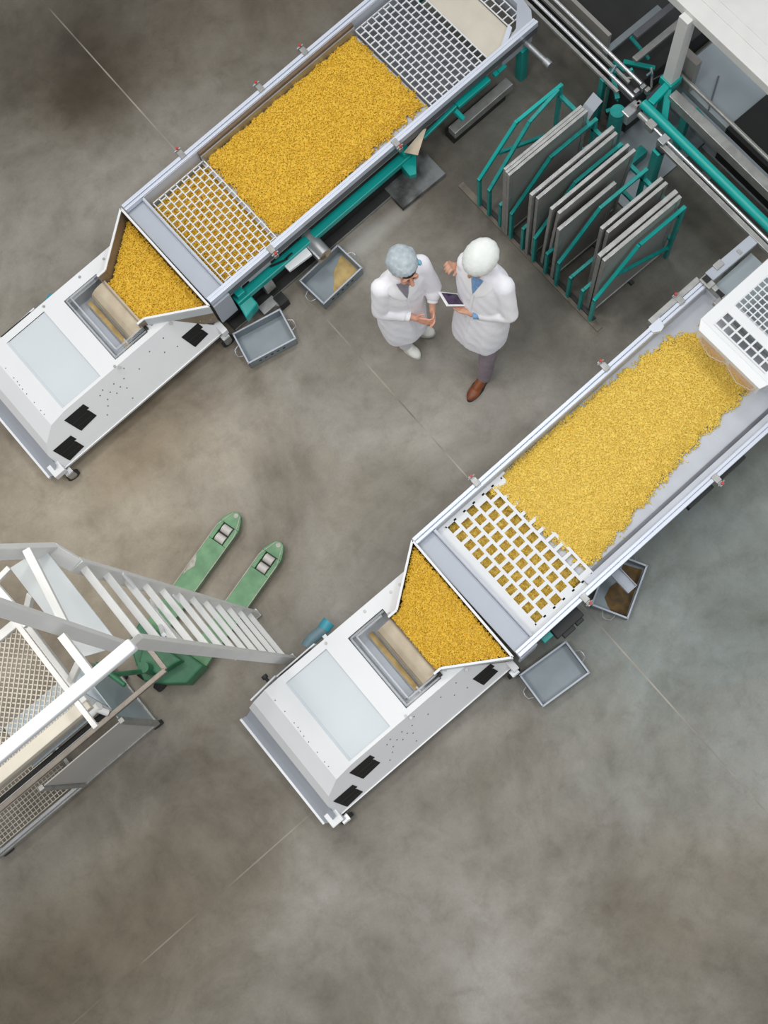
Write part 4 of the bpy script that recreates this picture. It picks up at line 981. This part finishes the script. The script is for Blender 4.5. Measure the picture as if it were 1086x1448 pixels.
def surf_patch(bvh, pts, d, off, thick, n=8):
    """strip draped on a garment: pts = list of (left, right) points, dropped along d on to the surface"""
    rows_ = []
    for a, b in pts:
        r_ = []
        for k in range(n+1):
            p = V(a).lerp(V(b), k/n); h = bvh.ray_cast(p, d, 2.0)
            r_.append((h[0] if h[0] else p)-d*off)
        rows_.append(r_)
    m = MB(); vs = [p for r_ in rows_ for p in r_]; w = n+1
    fs = [(i*w+j, i*w+j+1, (i+1)*w+j+1, (i+1)*w+j) for i in range(len(rows_)-1) for j in range(n)]
    m.add(vs, fs); return m
def person(spec):
    s = spec; f = V(s['f']).normalized(); l = V((-f.y, f.x, 0)); Zu = V((0, 0, 1))
    root = thing('person', s['label'], 'person', s['loc'])
    J = {k: V(v) for k, v in s['J'].items()}
    # --- body
    b = MB(); hc = J['head']; hu = V(s['hu']).normalized(); hf = V(s['hf']); hf = (hf-hu*hf.dot(hu)).normalized(); hl = hu.cross(hf)
    R3 = head_solids(b, hc, hf, hl, hu, s['hr'])
    b.cap(J['neck'], hc-hu*.05-hf*.01, .05, .046)
    b.loft([ering(J['pelvis']+Zu*z_, f, l, a, d_) for z_, a, d_ in ((-.09, .12, .085), (0, .135, .09))]+[ering(J['chest']+Zu*z_, f, l, a, d_) for z_, a, d_ in ((-.10, .115, .08), (.02, .13, .085), (.12, .12, .075))]+[ering(J['neck']-Zu*.015, f, l, .055, .05)])
    for sd in 'RL':
        b.cap(J['sh'+sd], J['el'+sd], .042, .034); b.cap(J['el'+sd], J['wr'+sd], .034, .023)
        b.cap(J['hip'+sd], J['kn'+sd], .068, .048); b.cap(J['kn'+sd], J['an'+sd], .046, .034); b.cap(J['an'+sd], J['an'+sd]+V(s['ft'+sd]).normalized()*.035-Zu*.05, .026, .020)
        b.cap(J['neck']-Zu*.03, J['sh'+sd], .05, .045)
        hd = s['hand'+sd]; hand(b, J['wr'+sd], hd['palm'], hd['l'], None, hd['curl'], hd['thumb'], hd.get('k', .95), hd.get('spread', .35), hd.get('bend', .55))
    body = put(organic(b, .0042, 3, 'body'), 'body', s['skin'], root)
    face_parts(body, hc, hf, hl, hu, R3, 'hair')
    # --- coat: one shell with sleeves, flared skirt, tucked waist
    c = MB(); sec = []
    for cc, a, d_, tl in s['coat']: sec.append(ering(V(cc), f, l, a, d_, 32, 2.3, tl))
    c.loft(sec)
    for sd in 'RL':
        c.cap(J['neck']-Zu*.055, J['sh'+sd]-Zu*.005, .060, .070); c.cap(J['sh'+sd]-Zu*.005, J['el'+sd], .074, .060)
        e, w = J['el'+sd], J['wr'+sd]; q = e.lerp(w, s['cuff'+sd]); c.cap(e, e.lerp(q, .5), .061, .053); c.tube([e, e.lerp(q, .6), q], .058, 16, 0, True, .042)
    rnd = random.Random(5)
    cm = organic(c, .008, 5, 'coat')
    coat = put(cm, 'lab_coat', 'coat', root)
    # soft folds
    for v in cm.vertices:
        p = v.co+V(s['loc']); k = (p-J['pelvis']).dot(l); zz = p.z
        w_ = max(0, min(1, (J['pelvis'].z+.12-zz)/.3)); v.co += (V((v.normal.x, v.normal.y, 0)))*(.0045*math.sin(k*48+zz*3)*w_)
        v.co += v.normal*.002*math.sin(p.x*38+p.z*31)*math.sin(p.y*41-p.z*23)
    bv = BVHTree.FromPolygons([tuple(v.co+V(s['loc'])) for v in cm.vertices], [tuple(pl.vertices) for pl in cm.polygons])
    # lapels, front edge, pocket welt, buttons, draped from the front
    dirn = (-f-Zu*.45).normalized(); st = J['chest']+f*.6+Zu*.2
    def on(a, h): return J['chest']+l*a+Zu*h-dirn*.7
    for sg in (-1, 1):
        lp = surf_patch(bv, [(on(sg*.046, .205), on(sg*.100, .19)), (on(sg*.036, .15), on(sg*.108, .14)), (on(sg*.018, .08), on(sg*.080, .07)), (on(sg*.001, .01), on(sg*.030, .0))], dirn, .006, .002)
        lp.build('lapel', 'coat2', coat, smooth=True)
        pk = surf_patch(bv, [(on(sg*.06, -.26), on(sg*.14, -.26)), (on(sg*.06, -.29), on(sg*.14, -.29))], dirn, .004, .002); pk.build('pocket', 'coat2', coat)
    fe = surf_patch(bv, [(on(-.004, h), on(.010, h)) for h in (.0, -.12, -.2, -.3, -.4, -.5)], dirn, .004, .002, 2); fe.build('front_edge', 'coat2', coat)
    for h in (-.08, -.2, -.32):
        hit = bv.ray_cast(on(-.02, h), dirn, 3)
        if hit[0]: MB().disc(hit[0]-dirn*.002, -dirn, .007, 10, .003).build('button', 'panel', coat)
    # inner shirt in the neck opening
    shp = surf_patch(bv, [(on(-.042, .205), on(.042, .205)), (on(-.032, .15), on(.032, .15)), (on(-.015, .08), on(.015, .08)), (on(-.002, .02), on(.002, .02))], dirn, .004, .002); shp.build('shirt_front', s['shirt'], coat, smooth=True)
    for sd in 'RL':
        e, w = J['el'+sd], J['wr'+sd]; q = e.lerp(w, s['cuff'+sd]); q2 = e.lerp(w, min(1.0, s['cuff'+sd]+.14)); MB().tube([q-(q2-q)*.3, q2], .036, 16).build('shirt_cuff', s['cufm'], coat, smooth=True)
    # --- trousers and shoes
    t = MB(); 
    for sd in 'RL': t.cap(J['hip'+sd], J['kn'+sd], .088, .070); t.cap(J['kn'+sd], J['an'+sd]+Zu*.0, .069, .054)
    t.ell(J['pelvis'], (.15, .12, .1))
    put(organic(t, .009, 4, 'trousers'), 'trousers', s['trm'], root)
    for sd in 'RL': shoe(root, s['heel'+sd], s['toe'+sd], s['shm'], s['som'], s.get('sw', .040))
    # --- hair and cap
    h = MB(); h.ell(hc+hu*.028-hf*.012, (s['hr']*.90, s['hr']*1.08, s['hr']*1.04), R3, 20, 14)
    hm = organic(h, .006, 2, 'hair')
    bmh = bmesh.new(); bmh.from_mesh(hm)
    kill = [v for v in bmh.verts if (v.co+V(s['loc'])-hc).dot(hf) > .03 and (v.co+V(s['loc'])-hc).dot(hu) < .036 or (v.co+V(s['loc'])-hc).dot(hu) < -.04]
    bmesh.ops.delete(bmh, geom=kill, context='VERTS'); bmh.to_mesh(hm); bmh.free(); put(hm, 'hair', 'hair', root)
    n = MB(); cc = hc+hu*s['net'][0]+hf*s['net'][1]+hl*s['net'][2]; n.ell(cc, s['net'][3], R3, 24, 16)
    for q in s['net'][4]: n.ell(hc+hl*q[0]+hf*q[1]+hu*q[2], (q[3],)*3, None, 14, 10)
    nm = organic(n, .007, 4, 'cap')
    bmh = bmesh.new(); bmh.from_mesh(nm); lim = s['net'][5]
    kill = [v for v in bmh.verts if (v.co+V(s['loc'])-hc).dot(hu)+(v.co+V(s['loc'])-hc).dot(hf)*lim[1] < lim[0]]
    bmesh.ops.delete(bmh, geom=kill, context='VERTS')
    for v in bmh.verts:
        p = v.co+V(s['loc'])-hc; an = math.atan2(p.dot(hl), p.dot(hf)); v.co += v.normal*.0022*math.sin(an*17)*max(0, 1-p.dot(hu)/.14)
    bmh.to_mesh(nm); bmh.free()
    cp = put(nm, s['capname'], s['capm'], root); cp.modifiers.new('thick', 'SOLIDIFY').thickness = .002
    if s.get('tie'):
        q = s['tie']; MB().ell(hc+hl*q[0]+hf*q[1]+hu*q[2], (.014, .02, .022), R3).build('elastic_knot', 'bluetie', cp, smooth=True)
    return root, dict(f=f, l=l)

person(dict(
    label='person in white coat, white trousers and pale mesh hairnet, standing with hands joined, looking down', loc=(1.58, 2.60, 0), f=(-.26, -.965, 0), skin='skin', hr=.088,
    hu=(-.05, -.10, .99), hf=(-.26, -.95, -.12),
    J=dict(head=(1.585, 2.565, 1.475), neck=(1.575, 2.605, 1.345), chest=(1.555, 2.61, 1.12), pelvis=(1.535, 2.62, .86),
           shR=(1.43, 2.635, 1.275), shL=(1.715, 2.59, 1.275), elR=(1.372, 2.615, 1.01), elL=(1.738, 2.50, 1.03), wrR=(1.515, 2.465, .935), wrL=(1.663, 2.425, .945),
           hipR=(1.47, 2.63, .82), hipL=(1.61, 2.62, .82), knR=(1.485, 2.60, .46), knL=(1.645, 2.63, .46), anR=(1.515, 2.615, .085), anL=(1.66, 2.645, .085)),
    ftR=(.05, -1, 0), ftL=(.5, -.85, 0),
    handR=dict(palm=(1.563, 2.392, .915), l=(.2, .2, 1), curl=(.4, .3, .1), thumb=1, k=.9), handL=dict(palm=(1.622, 2.372, .915), l=(.2, -.2, 1), curl=(-.5, .2, .1), thumb=1, k=.9),
    cuffR=.78, cuffL=.62,
    coat=[((1.515, 2.60, .50), .165, .150, 0), ((1.52, 2.605, .62), .175, .150, 0), ((1.53, 2.61, .80), .175, .140, 0), ((1.545, 2.61, .98), .155, .120, 0), ((1.556, 2.61, 1.12), .165, .118, 0), ((1.568, 2.61, 1.24), .165, .105, .05), ((1.575, 2.612, 1.32), .105, .080, .15), ((1.577, 2.612, 1.365), .075, .068, .2)],
    shirt='blouse', cufm='coat2', trm='whitetr', heelR=(1.512, 2.70, 0), toeR=(1.535, 2.475, 0), heelL=(1.635, 2.69, 0), toeL=(1.745, 2.545, 0), shm='shoe', som='soleW', sw=.043,
    net=(.048, -.030, -.004, (.099, .118, .094), [(-.055, -.05, .05, .055), (.05, -.06, .05, .05)], (.026, -.62)), capname='hairnet', capm='net', tie=(.092, .02, .045)))
tabL, tabR = 1.22, 1.08
TC = [at(619.7, 411.7, tabL), at(632.4, 432.5, tabL), at(664, 432.5, tabR), at(647.2, 414.6, tabR)]
person(dict(
    label='person in white coat and white cap with mauve trousers and brown shoes, holding a tablet', loc=(1.90, 2.22, 0), f=(-.97, -.22, 0), skin='skin2', hr=.094,
    hu=(-.26, -.06, .96), hf=(-.95, -.12, -.3),
    J=dict(head=(1.922, 2.235, 1.625), neck=(1.955, 2.24, 1.485), chest=(1.945, 2.225, 1.25), pelvis=(1.91, 2.18, .93),
           shR=(1.925, 2.355, 1.40), shL=(1.985, 2.085, 1.40), elR=(1.955, 2.41, 1.15), elL=(1.965, 1.995, 1.12), wrR=(1.878, 2.425, 1.30), wrL=(1.795, 2.175, 1.075),
           hipR=(1.935, 2.265, .88), hipL=(1.90, 2.11, .88), knR=(2.02, 2.27, .48), knL=(1.845, 2.06, .48), anR=(2.10, 2.275, .085), anL=(1.785, 2.035, .085)),
    ftR=(-1, 0, 0), ftL=(-.95, -.28, 0),
    handR=dict(palm=(1.845, 2.425, 1.345), l=(.1, 1, .2), curl=(-.5, -.1, -.9), thumb=-1, k=.98, spread=.05, bend=1.1), handL=dict(palm=(1.768, 2.235, 1.085), l=(.9, -.2, -.4), curl=(.0, .6, .5), thumb=1, k=.98),
    cuffR=.55, cuffL=.80,
    coat=[((1.875, 2.185, .60), .205, .165, 0), ((1.885, 2.185, .72), .205, .165, 0), ((1.905, 2.19, .90), .195, .150, 0), ((1.925, 2.20, 1.08), .180, .135, 0), ((1.945, 2.225, 1.24), .195, .132, 0), ((1.953, 2.235, 1.36), .190, .115, .05), ((1.957, 2.24, 1.44), .125, .088, .15), ((1.957, 2.24, 1.495), .082, .074, .2)],
    shirt='shirt', cufm='shirt', trm='trousers', heelR=(2.165, 2.28, 0), toeR=(1.905, 2.27, 0), heelL=(1.845, 2.055, 0), toeL=(1.585, 1.985, 0), shm='leather', som='sole', sw=.046,
    net=(.055, -.02, 0, (.108, .128, .095), [(.0, -.07, .05, .065), (-.05, -.02, .06, .05)], (.025, .10)), capname='cap', capm='cap'))
def tablet():
    a, b, c, d = TC; ctr = (a+b+c+d)/4; nrm = ((c-a).cross(d-b)).normalized()
    if nrm.z < 0: nrm = -nrm
    root = thing('tablet', 'white framed tablet with dark screen in the hands of the person in brown shoes', 'tablet', ctr)
    MB().prism([p-nrm*.008 for p in TC], nrm*.008).build('tablet_case', 'tabwhite', root, bevel=.003)
    ins = [p.lerp(ctr, k) for p, k in zip(TC, (.2, .2, .2, .2))]
    MB().prism(ins, nrm*.0008).build('screen', 'screen', root)
    ax = (a+b)/2; MB().disc(ax.lerp(ctr, .09), nrm, .004, 12, .0008).build('home_button', 'panel', root)
tablet()
